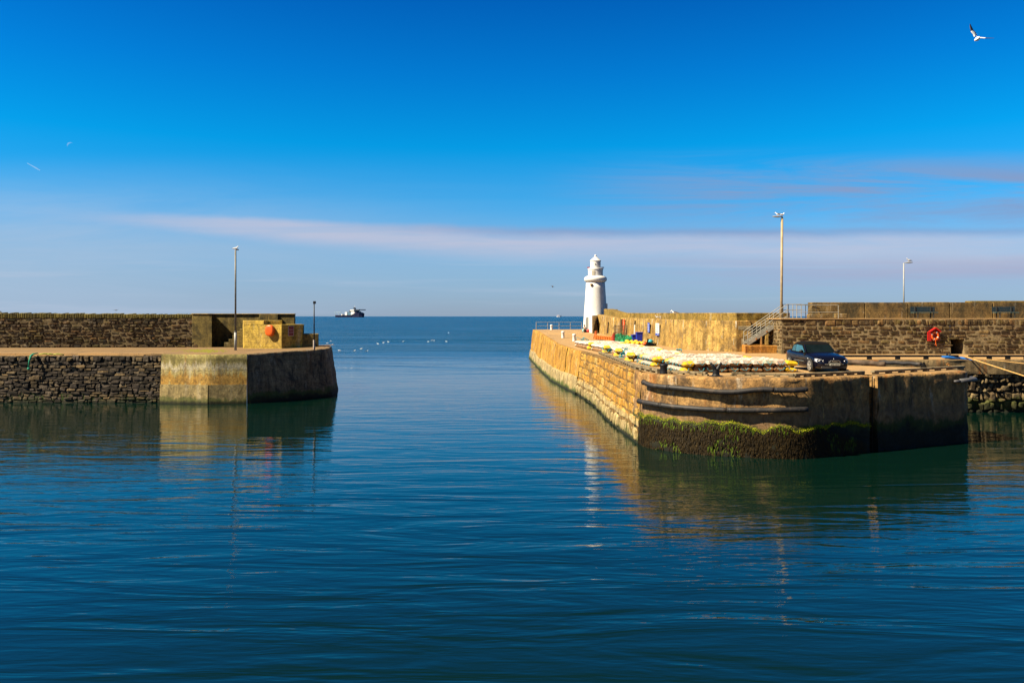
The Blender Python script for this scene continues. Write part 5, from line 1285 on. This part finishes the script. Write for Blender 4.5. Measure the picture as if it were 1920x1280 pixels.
# ------------------------------------------------------------------ ships
def ship():
    D=5000.; k=D/F; s=empty('supply_ship',(((658-960)*k),D,0),'distant dark blue offshore ship with white superstructure on the horizon','ship')
    c=lambda px,py: ((px-658)*k,(594.6-py)*k)
    hull=plain('dark_blue_hull',(0.01,0.012,0.06),.6,var=.05,sc=.01); wh=plain('ship_white',(1.0,.95,.85),.6,var=.05,sc=.01); gr=plain('ship_bluegrey',(.08,.18,.26),.6,var=.05,sc=.01); dkk=plain('ship_dark_gear',(.06,.08,.12),.6,var=.05,sc=.01)
    def ext(mb,pts,hw):
        m_=len(pts); vs=[]
        for sgn in (-1,1):
            for x,z in pts: vs.append((x,sgn*hw,z))
        mb.add(vs,[tuple(range(m_)),tuple(range(m_,2*m_))]+[(i,(i+1)%m_,(i+1)%m_+m_,i+m_) for i in range(m_)])
    P_=lambda l:[c(a,b) for a,b in l]
    def bx(name,x0,x1,y0,y1,hw,mt,par=None):
        mb=MB(); ext(mb,P_([(x0,y1),(x1,y1),(x1,y0),(x0,y0)]),hw); return link(name,mb,mt,par or s)
    # hull with a fine bow: plan tapered
    mb=MB(); st_=[(627,593.0,594.8,.5),(630,590.5,594.8,.9),(645,590.6,594.8,1),(665,590.3,594.8,1),(672,587,594.8,.95),(680,586.5,594.8,.75),(684,587.4,594.8,.4),(686.6,587.8,594.8,.06)]
    rows=[]
    for x,yt,yb_,w_ in st_:
        X_,zt_=c(x,yt); 
        rows.append([Vector((X_-(3 if x>684 else 0),-28*w_*.8,-1)),Vector((X_,-28*w_,zt_)),Vector((X_,28*w_,zt_)),Vector((X_-(3 if x>684 else 0),28*w_*.8,-1))])
    mb.grid(rows,close=True); link('hull',mb,hull,s)
    bx('deckhouse',650,654.3,584.9,590.5,20,wh); bx('cargo_module',655,665,585.5,590.5,18,gr); b=bx('superstructure',663.5,671,580.8,590,22,wh); bx('bridge',662.5,671,580.8,582.5,26,wh,b); bx('forecastle',670.5,675,583.5,588,22,hull); bx('bow_house',674.5,681,585.5,588,14,gr)
    bx('funnel',655.5,658.5,582,585.5,6,dkk); bx('stern_house',639.5,641.5,588.6,590.6,10,wh)
    mb=MB(); ext(mb,P_([(663.5,576.5),(666,576),(668.5,580.5),(666.5,581)]),6); link('radome_mast',mb,dkk,s)
    mb=MB(); ext(mb,P_([(671,580),(682.5,579.8),(682.5,581.4),(671,581)]),30); link('helideck',mb,dkk,s)
    mb=MB(); 
    for a,b_ in (((622,585),(636,584.6)),((624.3,585),(624.3,590)),((629,585),(633,590.5)),((634,584),(636,587)),((624.3,590),(626,592.5))):
        A_=c(*a); B2=c(*b_); mb.beam((A_[0],0,A_[1]),(B2[0],0,B2[1]),2.2,2.2)
    link('stern_gantry',mb,plain('ship_gantry',(.3,.42,.5),.6,var=.05,sc=.01),s)
    mb=MB(); a=c(666,576); mb.beam((a[0]+1,0,a[1]),(a[0]+1,0,a[1]+9),1.2,1.2); link('mast',mb,wh,s); s.location.z=0; s.rotation_euler[2]=R(-28); s.scale=(1.1,1.1,1.0)
ship()
k=6000/F; s=empty('ferry',((1048-960)*k,6000,0),'tiny white vessel on the horizon left of the lighthouse','ship')
mb=MB(); rows=[]
for x,h_,w_ in ((-17,7,.5),(-12,10,1),(8,9,1),(15,12,.6),(19,14,.1)): rows.append([Vector((x,-8*w_*.8,-1)),Vector((x,-8*w_,h_)),Vector((x,8*w_,h_)),Vector((x,8*w_*.8,-1))])
mb.grid(rows,close=True); link('hull',mb,plain('ferry_white',(.8,.78,.78),.6,var=.02,sc=.01),s)
mb=MB(); mb.box((-6,0,12),(16,12,8)); link('superstructure',mb,plain('ferry_pink_white',(.75,.62,.66),.6,var=.02,sc=.01),s)

# moon: only its sunlit side shows in daylight
D=30000.; mc=A(132.5,D,273.0); rm=6.2*D/F
mb=MB(); nn_=16; rows=[]
def moonm():
    m,t=newmat('daytime_moon'); p=t.n('ShaderNodeTexCoord').outputs['Object']
    b=t.n('ShaderNodeBsdfDiffuse'); t.set(b.inputs[0],t.mix(t.noise(p,(.02,.02,.02),3),(.9,.85,.85),(.3,.3,.3))); tr=t.n('ShaderNodeBsdfTransparent'); mx=t.n('ShaderNodeMixShader'); mx.inputs[0].default_value=.09
    t.l(tr.outputs[0],mx.inputs[1]); t.l(b.outputs[0],mx.inputs[2]); o=t.n('ShaderNodeOutputMaterial'); t.l(mx.outputs[0],o.inputs[0]); return m
cd=R(133)  # bright limb direction (up-left)
for j in range(nn_+1):
    v_=-1+2*j/nn_; row=[]
    for i in range(7):
        w_=math.sqrt(max(0,1-v_*v_)); lim=(.12+(1-.12)*i/6)*w_
        dep=math.sqrt(max(0,1-v_*v_-lim*lim))
        x=lim*math.cos(cd)-v_*math.sin(cd); z=lim*math.sin(cd)+v_*math.cos(cd); row.append(Vector((x*rm,-dep*rm,z*rm)))
    rows.append(row)
mb.grid(rows); o=link('moon',mb,moonm(),smooth=True); o.location=mc; tag(o,'faint pale half moon in the upper left sky','moon')
# vapour trail
a=A(51,20000,306); b=A(75,20000,319.5); mb=MB(); mb.tube([a.lerp(b,i/8) for i in range(9)],[6,10,12,14,16,18,18,16,5],8)
def trail():
    m,t=newmat('ice_trail'); b=t.n('ShaderNodeBsdfDiffuse'); b.inputs[0].default_value=(.95,.93,.92,1); tr=t.n('ShaderNodeBsdfTransparent'); mx=t.n('ShaderNodeMixShader'); mx.inputs[0].default_value=.09
    t.l(tr.outputs[0],mx.inputs[1]); t.l(b.outputs[0],mx.inputs[2]); o=t.n('ShaderNodeOutputMaterial'); t.l(mx.outputs[0],o.inputs[0]); return m
tag(link('vapour_trail',mb,trail(),smooth=True),'short white vapour trail below the moon','vapour trail',None,'stuff')

# ------------------------------------------------------------------ car
def car():
    loc=Vector((14.93,39.35,3.41)); c=empty('parked_car',loc,'navy blue convertible with black soft roof parked on the pier head','car',sc=0.97)
    # local: x right(+), y length: front at -y
    W=.84
    st=[# y, halfwidth, z bottom, z side top (shoulder), z centre top
     (-2.18,.50,.30,.48,.54),(-2.14,.66,.22,.58,.64),(-2.02,.76,.18,.66,.70),(-1.75,.81,.17,.76,.80),(-1.35,.83,.17,.82,.88),(-.95,.84,.17,.87,.94),(-.75,.84,.17,.89,.96),(0,.84,.17,.90,.93),(.8,.84,.17,.92,.95),(1.3,.835,.18,.94,1.0),(1.75,.80,.22,.94,1.02),(2.0,.75,.28,.93,1.0),(2.14,.66,.36,.86,.90),(2.2,.55,.45,.70,.72)]
    rows=[]
    for y,w_,zb_,zs,zt_ in st:
        half=[(0,zb_),(w_*.85,zb_),(w_*.97,zb_+.08),(w_*1.0,zb_+.28 if zb_+.28<zs else (zb_+zs)/2),(w_*1.0,zs-.14),(w_*.97,zs-.05),(w_*.90,zs),(w_*.55,zt_),(0,zt_+.01)]
        ring=half+[(-x,z) for x,z in reversed(half[1:-1])]
        rows.append([Vector((x,y,z)) for x,z in ring])
    mb=MB(); mb.grid(rows,close=True); n_=len(rows[0]); 
    mb.add(rows[0],[tuple(range(n_))]); mb.add(rows[-1],[tuple(range(n_))[::-1]])
    body=link('body',mb,O['paint'],c,smooth=True); 
    m=body.modifiers.new('sub','SUBSURF'); m.levels=2; m.render_levels=2
    # soft roof + greenhouse core
    def gh(name,z0,z1,prof2,mat,grow=0):
        mb=MB(); rows=[]
        for y,w0,w1,za,zb_ in prof2:
            half=[(0,za),(w0,za),(w1+.02,zb_-.07),(w1-.05,zb_-.015),(w1*.5,zb_+.012),(0,zb_+.015)]
            rows.append([Vector((x,y,z)) for x,z in half+[(-x,z) for x,z in reversed(half[1:-1])]])
        mb.grid(rows,close=True); k=len(rows[0]); mb.add(rows[0],[tuple(range(k))]); mb.add(rows[-1],[tuple(range(k))[::-1]]); return link(name,mb,mat,c,smooth=False,bevel=0)
    gh('soft_roof',0,0,[(-.50,.74,.70,.88,.93),(-.14,.76,.66,.88,1.33),(.0,.76,.68,.88,1.39),(.25,.76,.68,.88,1.43),(.75,.76,.67,.88,1.43),(1.05,.76,.64,.9,1.37),(1.45,.74,.60,.92,1.12),(1.62,.70,.58,.92,1.0)],O['roofcloth'])
    # windscreen
    mb=MB(); e=.012
    mb.grid([[Vector((x*.70,-.69,.93)) for x in (-1,-.5,0,.5,1)],[Vector((x*.62,-.21,1.30)) for x in (-1,-.5,0,.5,1)]])
    mb.grid([[Vector((x*.70,-.60,.93)) for x in (-1,1)],[Vector((x*.60,-.13,1.275)) for x in (-1,1)]])
    link('windscreen',mb,plain('tinted_windscreen',(0.006,0.012,0.014),.05,0,0.3,2,.45),c)
    mb=MB(); 
    for s in (-1,1): mb.tube([(s*.74,-.66,.92),(s*.62,-.15,1.29)],.025,6)
    mb.tube([(-.62,-.15,1.29),(.62,-.15,1.29)],.02,6); link('windscreen_frame',mb,O['paint'],c)
    for s in (-1,1):
        mb=MB(); mb.add([(s*.775,-.50,.93),(s*.775,.62,.95),(s*.725,.62,1.29),(s*.725,-.10,1.25)],[(0,1,2,3)]); mb.add([(s*.765,-.50,.93),(s*.765,.62,.95),(s*.715,.62,1.29),(s*.715,-.10,1.25)],[(0,1,2,3)]); link('side_window',mb,plain('side_glass',(0.03,0.13,0.18),.08,0,.2,3,.9),c)
        mb=MB(); mb.add([(s*.775,.66,.95),(s*.775,1.12,.97),(s*.73,.98,1.23),(s*.725,.66,1.29)],[(0,1,2,3)]); mb.add([(s*.765,.66,.95),(s*.765,1.12,.97),(s*.72,.98,1.23),(s*.715,.66,1.29)],[(0,1,2,3)]); link('rear_quarter_window',mb,O['glass'],c)
        # mirror
        mb=MB(); mb.ball((s*.93,-.50,.98),.1,8,sc=(1.15,.6,.75)); link('wing_mirror',mb,O['black'],c,smooth=True)
        # door outline and trim strip
        mb=MB(); mb.box((s*.845,.02,.50),(.02,1.25,.035)); link('trim_strip',mb,O['chrome'],c)
        mb=MB(); mb.box((s*.84,.62,.74),(.03,.17,.03)); link('door_handle',mb,O['black'],c)
        mb=MB(); mb.box((s*.80,-.62,.83),(.1,.12,.12)) ; link('mirror_mount',mb,O['black'],c)
        # headlight: wraps the corner
        mb=MB(); mb.grid([[Vector((s*x,y,z)) for x,y in ((.30,-2.165),(.45,-2.14),(.60,-2.075),(.715,-1.95),(.78,-1.82))] for z in (.50,.63)])
        rows_=[[Vector((s*.31,-2.13,.50)),Vector((s*.47,-2.145,.485)),Vector((s*.61,-2.09,.50)),Vector((s*.745,-1.97,.52)),Vector((s*.80,-1.82,.56))],[Vector((s*.34,-2.07,.60)),Vector((s*.47,-2.09,.62)),Vector((s*.61,-2.03,.65)),Vector((s*.73,-1.9,.68)),Vector((s*.79,-1.78,.68))]]
        rows_=[[v+Vector((s*.012,-.018,0)) for v in r] for r in rows_]
        mb=MB(); mb.grid(rows_); hl=link('headlight',mb,O['lamp'],c)
        mb=MB(); mb.ball((s*.52,-2.12,.56),.045,8); mb.ball((s*.66,-2.03,.59),.045,8); link('bulb_reflector',mb,O['chrome'],hl,smooth=True)
        mb=MB(); mb.ball((s*.55,-2.135,.28),.055,8,sc=(1.3,.5,.8)); link('fog_light',mb,O['lamp'],c,smooth=True)
        mb=MB(); mb.box((s*.815,-1.08,.66),(.06,.06,.045)); link('indicator',mb,O['signwhite'],c)
        mb=MB(); mb.box((s*.64,2.06,.74),(.14,.10,.15)); link('tail_light',mb,O['red'],c,bevel=.03)
        mb=MB(); mb.grid([[Vector((s*x,y,z)) for x,y in ((.26,-2.215),(.45,-2.185),(.60,-2.12),(.74,-2.0))] for z in (.405,.445)]); link('bumper_strip',mb,O['chrome'],c)
        for yy in (-1.32,1.30):
            w_=empty('wheel',(s*.77,yy,.315),None,None); w_.parent=c
            mb=MB(); prof_=[(.20,-.10),(.29,-.105),(.315,-.07),(.32,0),(.315,.07),(.29,.105),(.20,.10)]
            rows_=[[Vector((x,r_*math.cos(a),r_*math.sin(a))) for a in [2*math.pi*k/28 for k in range(28)]] for r_,x in prof_]
            mb.grid(rows_,close=True); link('tyre',mb,O['tyre'],w_,smooth=True)
            mb=MB()
            rows_=[[Vector((s*x,r_*math.cos(a),r_*math.sin(a))) for a in [2*math.pi*k/28 for k in range(28)]] for r_,x in ((.24,.06),(.235,.10),(.205,.105),(.20,.06))]
            mb.grid(rows_,close=True)
            for k in range(5):
                a=2*math.pi*k/5+.3
                for da in (-.16,.16): mb.beam((s*.10,.02*math.cos(a),.02*math.sin(a)),(s*.095,.215*math.cos(a+da),.215*math.sin(a+da)),.035,.03)
            mb.ball((s*.10,0,0),.05,8,sc=(.5,1,1)); link('rim',mb,O['alloy'],w_,smooth=False)
            mb=MB(); mb.tube([(s*.02,0,0),(s*.055,0,0)],.2,20); link('brake_disc',mb,O['dark'],w_)
            mb=MB(); ar=[(.36*math.cos(a),.36*math.sin(a)) for a in [math.pi*k/14 for k in range(-2,17)]]
            vs=[Vector((s*.842,yy+x,.315+z)) for x,z in ar]; mb.add(vs+[Vector((s*.5,v.y,v.z)) for v in vs],[tuple(range(len(vs)))]); link('wheel_arch',mb,O['dark'],c)
    mb=MB(); mb.grid([[Vector((x,-2.215+.06*abs(x)**2,z)) for x in (-.30,-.15,0,.15,.30)] for z in (.50,.60)]); g_=link('grille',mb,O['dark'],c)
    mb=MB(); mb.tube([(-.3,-2.225,.49),(-.2,-2.235,.6),(.2,-2.235,.6),(.3,-2.225,.49)],.012,6); mb.tube([(-.12,-2.235,.55),(.12,-2.235,.55)],.01,6); link('grille_frame',mb,O['chrome'],g_)
    mb=MB(); mb.ball((0,-2.13,.665),.032,8); link('bonnet_badge',mb,O['chrome'],c,smooth=True)
    mb=MB(); mb.grid([[Vector((x*.62,-2.205+.05*abs(x)**2,z)) for x in (-1,-.5,0,.5,1)] for z in (.22,.34)]); link('lower_intake',mb,O['dark'],c)
    mb=MB(); mb.box((0,-2.245,.425),(.50,.02,.11)); pl=link('number_plate',mb,O['plate'],c)
    text('SL03 UMW',.095,O['dark'],pl,(0,-2.26,.425),(R(90),0,0),ext=.001)
    mb=MB()
    for s in (-.35,.35): mb.box((s,.15,.98),(.42,.12,.55))
    mb.box((-.35,.15,1.26),(.2,.08,.14)); link('seat',mb,O['roofcloth'],c,bevel=.04)
    mb=MB()
    for s in (-.3,.3): mb.tube([(s-.28,-.69,.925),(s+.25,-.60,.965)],.01,5)
    link('wiper',mb,O['black'],c)
    return c
cc=car(); cc.rotation_euler[2]=R(2)
# ------------------------------------------------------------------ water
def mk_water():
    m,t=newmat('harbour_water'); p=t.pos(); X,Y,Z=t.xyz(p)
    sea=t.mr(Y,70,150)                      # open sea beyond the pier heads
    n1=t.noise(p,(0.16,0.75,0.3),3,0.5,0.9)
    n2=t.noise(p,(0.45,1.9,1),3,0.5,0.8)
    n3=t.noise(p,(3.0,8.0,1),2,0.5)
    patch=t.mr(t.noise(p,(0.03,0.07,1),3,0.5,1.0),0.35,0.65)
    calm=t.mr(t.noise(p,(0.012,0.045,1),4,0.55,1.5),0.35,0.65)
    h=t.math('ADD',t.math('MULTIPLY',n1,0.062),t.math('MULTIPLY',t.math('MULTIPLY',n2,0.017),t.math('ADD',0.4,patch)))
    h=t.math('ADD',h,t.math('MULTIPLY',t.math('MULTIPLY',n3,0.0008),patch))
    h=t.math('ADD',h,t.math('MULTIPLY',t.noise(p,(1.4,5.0,1),3,0.55,0.4),0.0050))
    h=t.math('MULTIPLY',h,t.mr(Y,18,40,1.0,0.62))
    s1=t.noise(p,(0.05,0.22,1),4,0.6,0.6); s2=t.noise(p,(0.5,1.4,1),4,0.6)
    hs=t.math('ADD',t.math('MULTIPLY',s1,0.8),t.math('MULTIPLY',s2,0.22))
    hs=t.math('MULTIPLY',hs,t.math('ADD',0.35,calm))
    h=t.math('ADD',h,t.math('MULTIPLY',hs,sea))
    nn=t.bump(h,1.0)
    # seaward the waves run in towards the harbour: their lit fronts lean this way
    st=t.mr(t.noise(p,(0.004,0.035,1),5,0.65,1.0),0.4,0.62)
    tl=t.math('MULTIPLY',t.math('MULTIPLY',t.mr(Y,60,200),-1.0),t.math('ADD',0.05,t.math('MULTIPLY',st,0.10)))
    cbn=t.n('ShaderNodeCombineXYZ'); t.l(tl,cbn.inputs[1])
    va=t.n('ShaderNodeVectorMath',operation='ADD'); t.l(nn,va.inputs[0]); t.l(cbn.outputs[0],va.inputs[1])
    vn_=t.n('ShaderNodeVectorMath',operation='NORMALIZE'); t.l(va.outputs[0],vn_.inputs[0]); nn=vn_.outputs[0]
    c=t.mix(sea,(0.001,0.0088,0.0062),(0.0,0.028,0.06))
    t.out(c,t.math('ADD',0.02,t.math('MULTIPLY',sea,0.22)),nn,0,0.5,IOR=1.48); return m
mb=MB(); 
xs=[-60000,-6000,-600,-80,80,600,6000,60000]; ys=[-300,20,60,130,400,1500,8000,60000]
mb.grid([[Vector((x,y,0)) for x in xs] for y in ys])
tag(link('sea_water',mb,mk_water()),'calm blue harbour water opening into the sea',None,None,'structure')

# unseen hillside, assumed town slope, added to block sky light and deepen shade
mb=MB(); rows=[]
for j in range(10):
    y=-28-j*26
    rows.append([Vector((-420+i*28,y,-1+ (3.4 if j==0 else 7+j*6.5+4*mnoise.noise(Vector((i*.4,j*.5,2)))))) for i in range(31)])
rows=[[Vector((v.x,v.y+.5,-3)) for v in rows[0]]]+rows
mb.grid(rows)
tag(link('sky_blocking_hillside',mb,plain('added_hillside_brown',(0.13,0.10,0.055),0.95,sc=.05),smooth=True),'unseen brown hillside added behind the viewpoint to block sky light',None,None,'structure')
# far headland
mb=MB(); rows=[]
for j in range(7):
    row=[]
    for i in range(30):
        y=3000+j*100; x=(-3600+i*1715/29)*y/3000; k=(-1885-x*3000/y)/500; hgt=max(-5,k*420 if k<.1 else 42+k*90); hh=hgt*math.sin(math.pi*j/6)*(1+.15*mnoise.noise(Vector((x*.01,j,0))))
        row.append(Vector((x,y,hh-2)))
    rows.append(row)
mb.grid(rows)
tag(link('hill',mb,plain('distant_heath',(0.10,0.12,0.13),0.9,sc=.01),smooth=True),'low distant headland rising beyond the left breakwater',None,None,'structure')

# ------------------------------------------------------------------ sky and light
w=bpy.data.worlds.new('World'); scene.world=w; w.use_nodes=True
class WT(NT): pass
t=WT(w)
sky=t.n('ShaderNodeTexSky',sky_type='NISHITA'); sky.sun_disc=False; sky.sun_elevation=R(SUN_EL)
sky.sun_rotation=math.atan2(ST.x,ST.y)
sky.air_density=1.0; sky.dust_density=0.4; sky.ozone_density=2.0
d=t.n('ShaderNodeTexCoord').outputs['Generated']; X,Y,Z=t.xyz(d)
hyp=t.math('SQRT',t.math('ADD',t.math('MULTIPLY',X,X),t.math('MULTIPLY',Y,Y)))
el=t.math('DIVIDE',Z,t.math('MAXIMUM',hyp,0.001))        # tangent of the elevation
rp=t.n('ShaderNodeValToRGB'); t.l(t.math('MULTIPLY',el,1.0,True),rp.inputs[0]); cr=rp.color_ramp
SKY=[(0.0,(0.36,0.47,0.80)),(0.03,(0.32,0.50,0.84)),(0.075,(0.28,0.58,0.92)),(0.14,(0.08,0.62,1.0)),(0.21,(0.006,0.66,1.06)),(0.30,(0.004,0.51,1.02)),(0.40,(0.003,0.37,0.90)),(0.60,(0.03,0.14,0.40)),(1.0,(0.13,0.15,0.18))]
while len(cr.elements)<len(SKY): cr.elements.new(0.5)
for i,(a,c) in enumerate(SKY): cr.elements[i].position=a; cr.elements[i].color=(*c,1)
c=t.mix(1.0,sky.outputs[0],rp.outputs[0],'MULTIPLY')
# cloud sheets: thin stratus, laid out in directions over the sea
ay=t.math('MAXIMUM',t.math('ABSOLUTE',Y),0.05); u=t.math('DIVIDE',X,ay); v=t.math('DIVIDE',Z,ay)
cb=t.n('ShaderNodeCombineXYZ'); t.l(u,cb.inputs[0]); t.l(v,cb.inputs[1]); uv=cb.outputs[0]
wob=t.math('SUBTRACT',t.noise(uv,(3,9,1),8,0.65),0.5)
v1=t.math('ADD',v,t.math('MULTIPLY',wob,0.020))
def band(vc,top,bot,fac,fu=None):
    """soft-edged band: sharp top edge, feathered underside"""
    dv=t.math('SUBTRACT',v1,vc)
    a=t.math('MULTIPLY',t.math('SUBTRACT',1.0,t.mr(dv,0.0,top)),t.mr(dv,-bot,-bot*0.35))
    a=t.math('MULTIPLY',a,fac)
    return t.math('MULTIPLY',a,fu) if fu is not None else a
cloud=(3.9,3.9,4.8); grey=(1.75,2.35,3.9)
# main lens cloud: left end thin and higher, sinks towards the middle
vc=t.math('ADD',0.108,t.math('MULTIPLY',t.math('POWER',t.math('ABSOLUTE',t.math('MINIMUM',t.math('SUBTRACT',u,0.02),0.0)),1.3),0.045))
bt=t.mr(u,-0.6,0.05,0.014,0.050)
bt=t.math('ADD',bt,t.mr(u,0.1,0.6,0.0,0.014))
dv=t.math('SUBTRACT',v1,vc)
a1=t.math('MULTIPLY',t.math('SUBTRACT',1.0,t.mr(dv,-0.004,0.007)),t.mr(t.math('DIVIDE',dv,bt),-1.0,-0.35))
a1=t.math('MULTIPLY',a1,t.mr(u,-0.62,-0.33,0.0,0.8)); a1=t.math('MULTIPLY',a1,t.mr(t.noise(uv,(3,42,1),8,0.68,0.4),0.3,0.65,0.6,1.0))
ed=t.math('MULTIPLY',t.mr(dv,-0.014,0.0),t.mr(u,-0.3,0.1))
a1=t.math('MULTIPLY',a1,t.mr(u,0.15,0.65,1.0,0.75))
# lower bands
a2=t.math('MULTIPLY',band(0.066,0.014,0.045,0.95),t.mr(u,0.0,0.4)); a2=t.math('MULTIPLY',a2,t.mr(t.noise(uv,(2,40,1),4,0.6),0.3,0.65,0.4,1.0))
# high wisps on the right
wn=t.mr(t.noise(uv,(2.0,17,1),8,0.68,1.0),0.36,0.66)
a3=t.math('MULTIPLY',t.math('MULTIPLY',wn,t.math('MULTIPLY',t.mr(v,0.095,0.14),t.math('SUBTRACT',1.0,t.mr(v,0.165,0.215)))),t.math('MULTIPLY',t.mr(u,0.0,0.3),0.95))
# general veil low down, stronger left
vn=t.noise(uv,(1.6,16,1),7,0.65,0.8)
a4=t.math('MULTIPLY',t.math('MULTIPLY',t.math('SUBTRACT',1.0,t.mr(v,0.09,0.21)),t.mr(u,-0.75,0.1,0.75,0.14)),t.mr(vn,0.3,0.65,0.6,1.0))
a5=t.math('MULTIPLY',t.mr(t.noise(uv,(1.5,45,1),5,0.6,.3),0.5,0.75),t.math('MULTIPLY',t.math('SUBTRACT',1.0,t.mr(v,0.05,0.10)),0.55))
c=t.mix(a4,c,(3.0,3.9,5.2)); a6=t.math('MULTIPLY',t.math('MULTIPLY',t.math('SUBTRACT',1.0,t.mr(v1,0.075,0.135)),t.mr(t.noise(uv,(1.2,24,1),6,0.62,0.4),0.25,0.7,0.45,1.0)),0.4); c=t.mix(a6,c,(2.35,3.35,4.5)); c=t.mix(a3,c,grey); c=t.mix(a2,c,(2.6,3.0,4.3)); c=t.mix(a5,c,(3.6,4.1,5.1))
c=t.mix(a1,c,t.mix(ed,cloud,grey))
# blank below the horizon
bg=t.n('ShaderNodeBackground'); t.l(c,bg.inputs[0]); bg.inputs[1].default_value=0.05
o=t.n('ShaderNodeOutputWorld'); t.l(bg.outputs[0],o.inputs[0])
l=bpy.data.lights.new('sun','SUN'); l.energy=5.0; l.angle=R(0.53); l.color=(1.0,0.86,0.62)
lo=bpy.data.objects.new('sun',l); C.objects.link(lo); lo.rotation_euler=ST.to_track_quat('Z','Y').to_euler()
lo.location=ST*200

cam=bpy.data.cameras.new('camera'); co=bpy.data.objects.new('camera',cam); C.objects.link(co); scene.camera=co
cam.sensor_width=36; cam.lens=F/1920*36; co.location=(0,0,H); co.rotation_euler=(R(90),0,0)
cam.shift_y=-(640-HY)/1920; cam.clip_end=200000; cam.clip_start=0.5
vs=scene.view_settings; vs.view_transform='Standard'; vs.look='None'; vs.exposure=1.52; vs.gamma=1
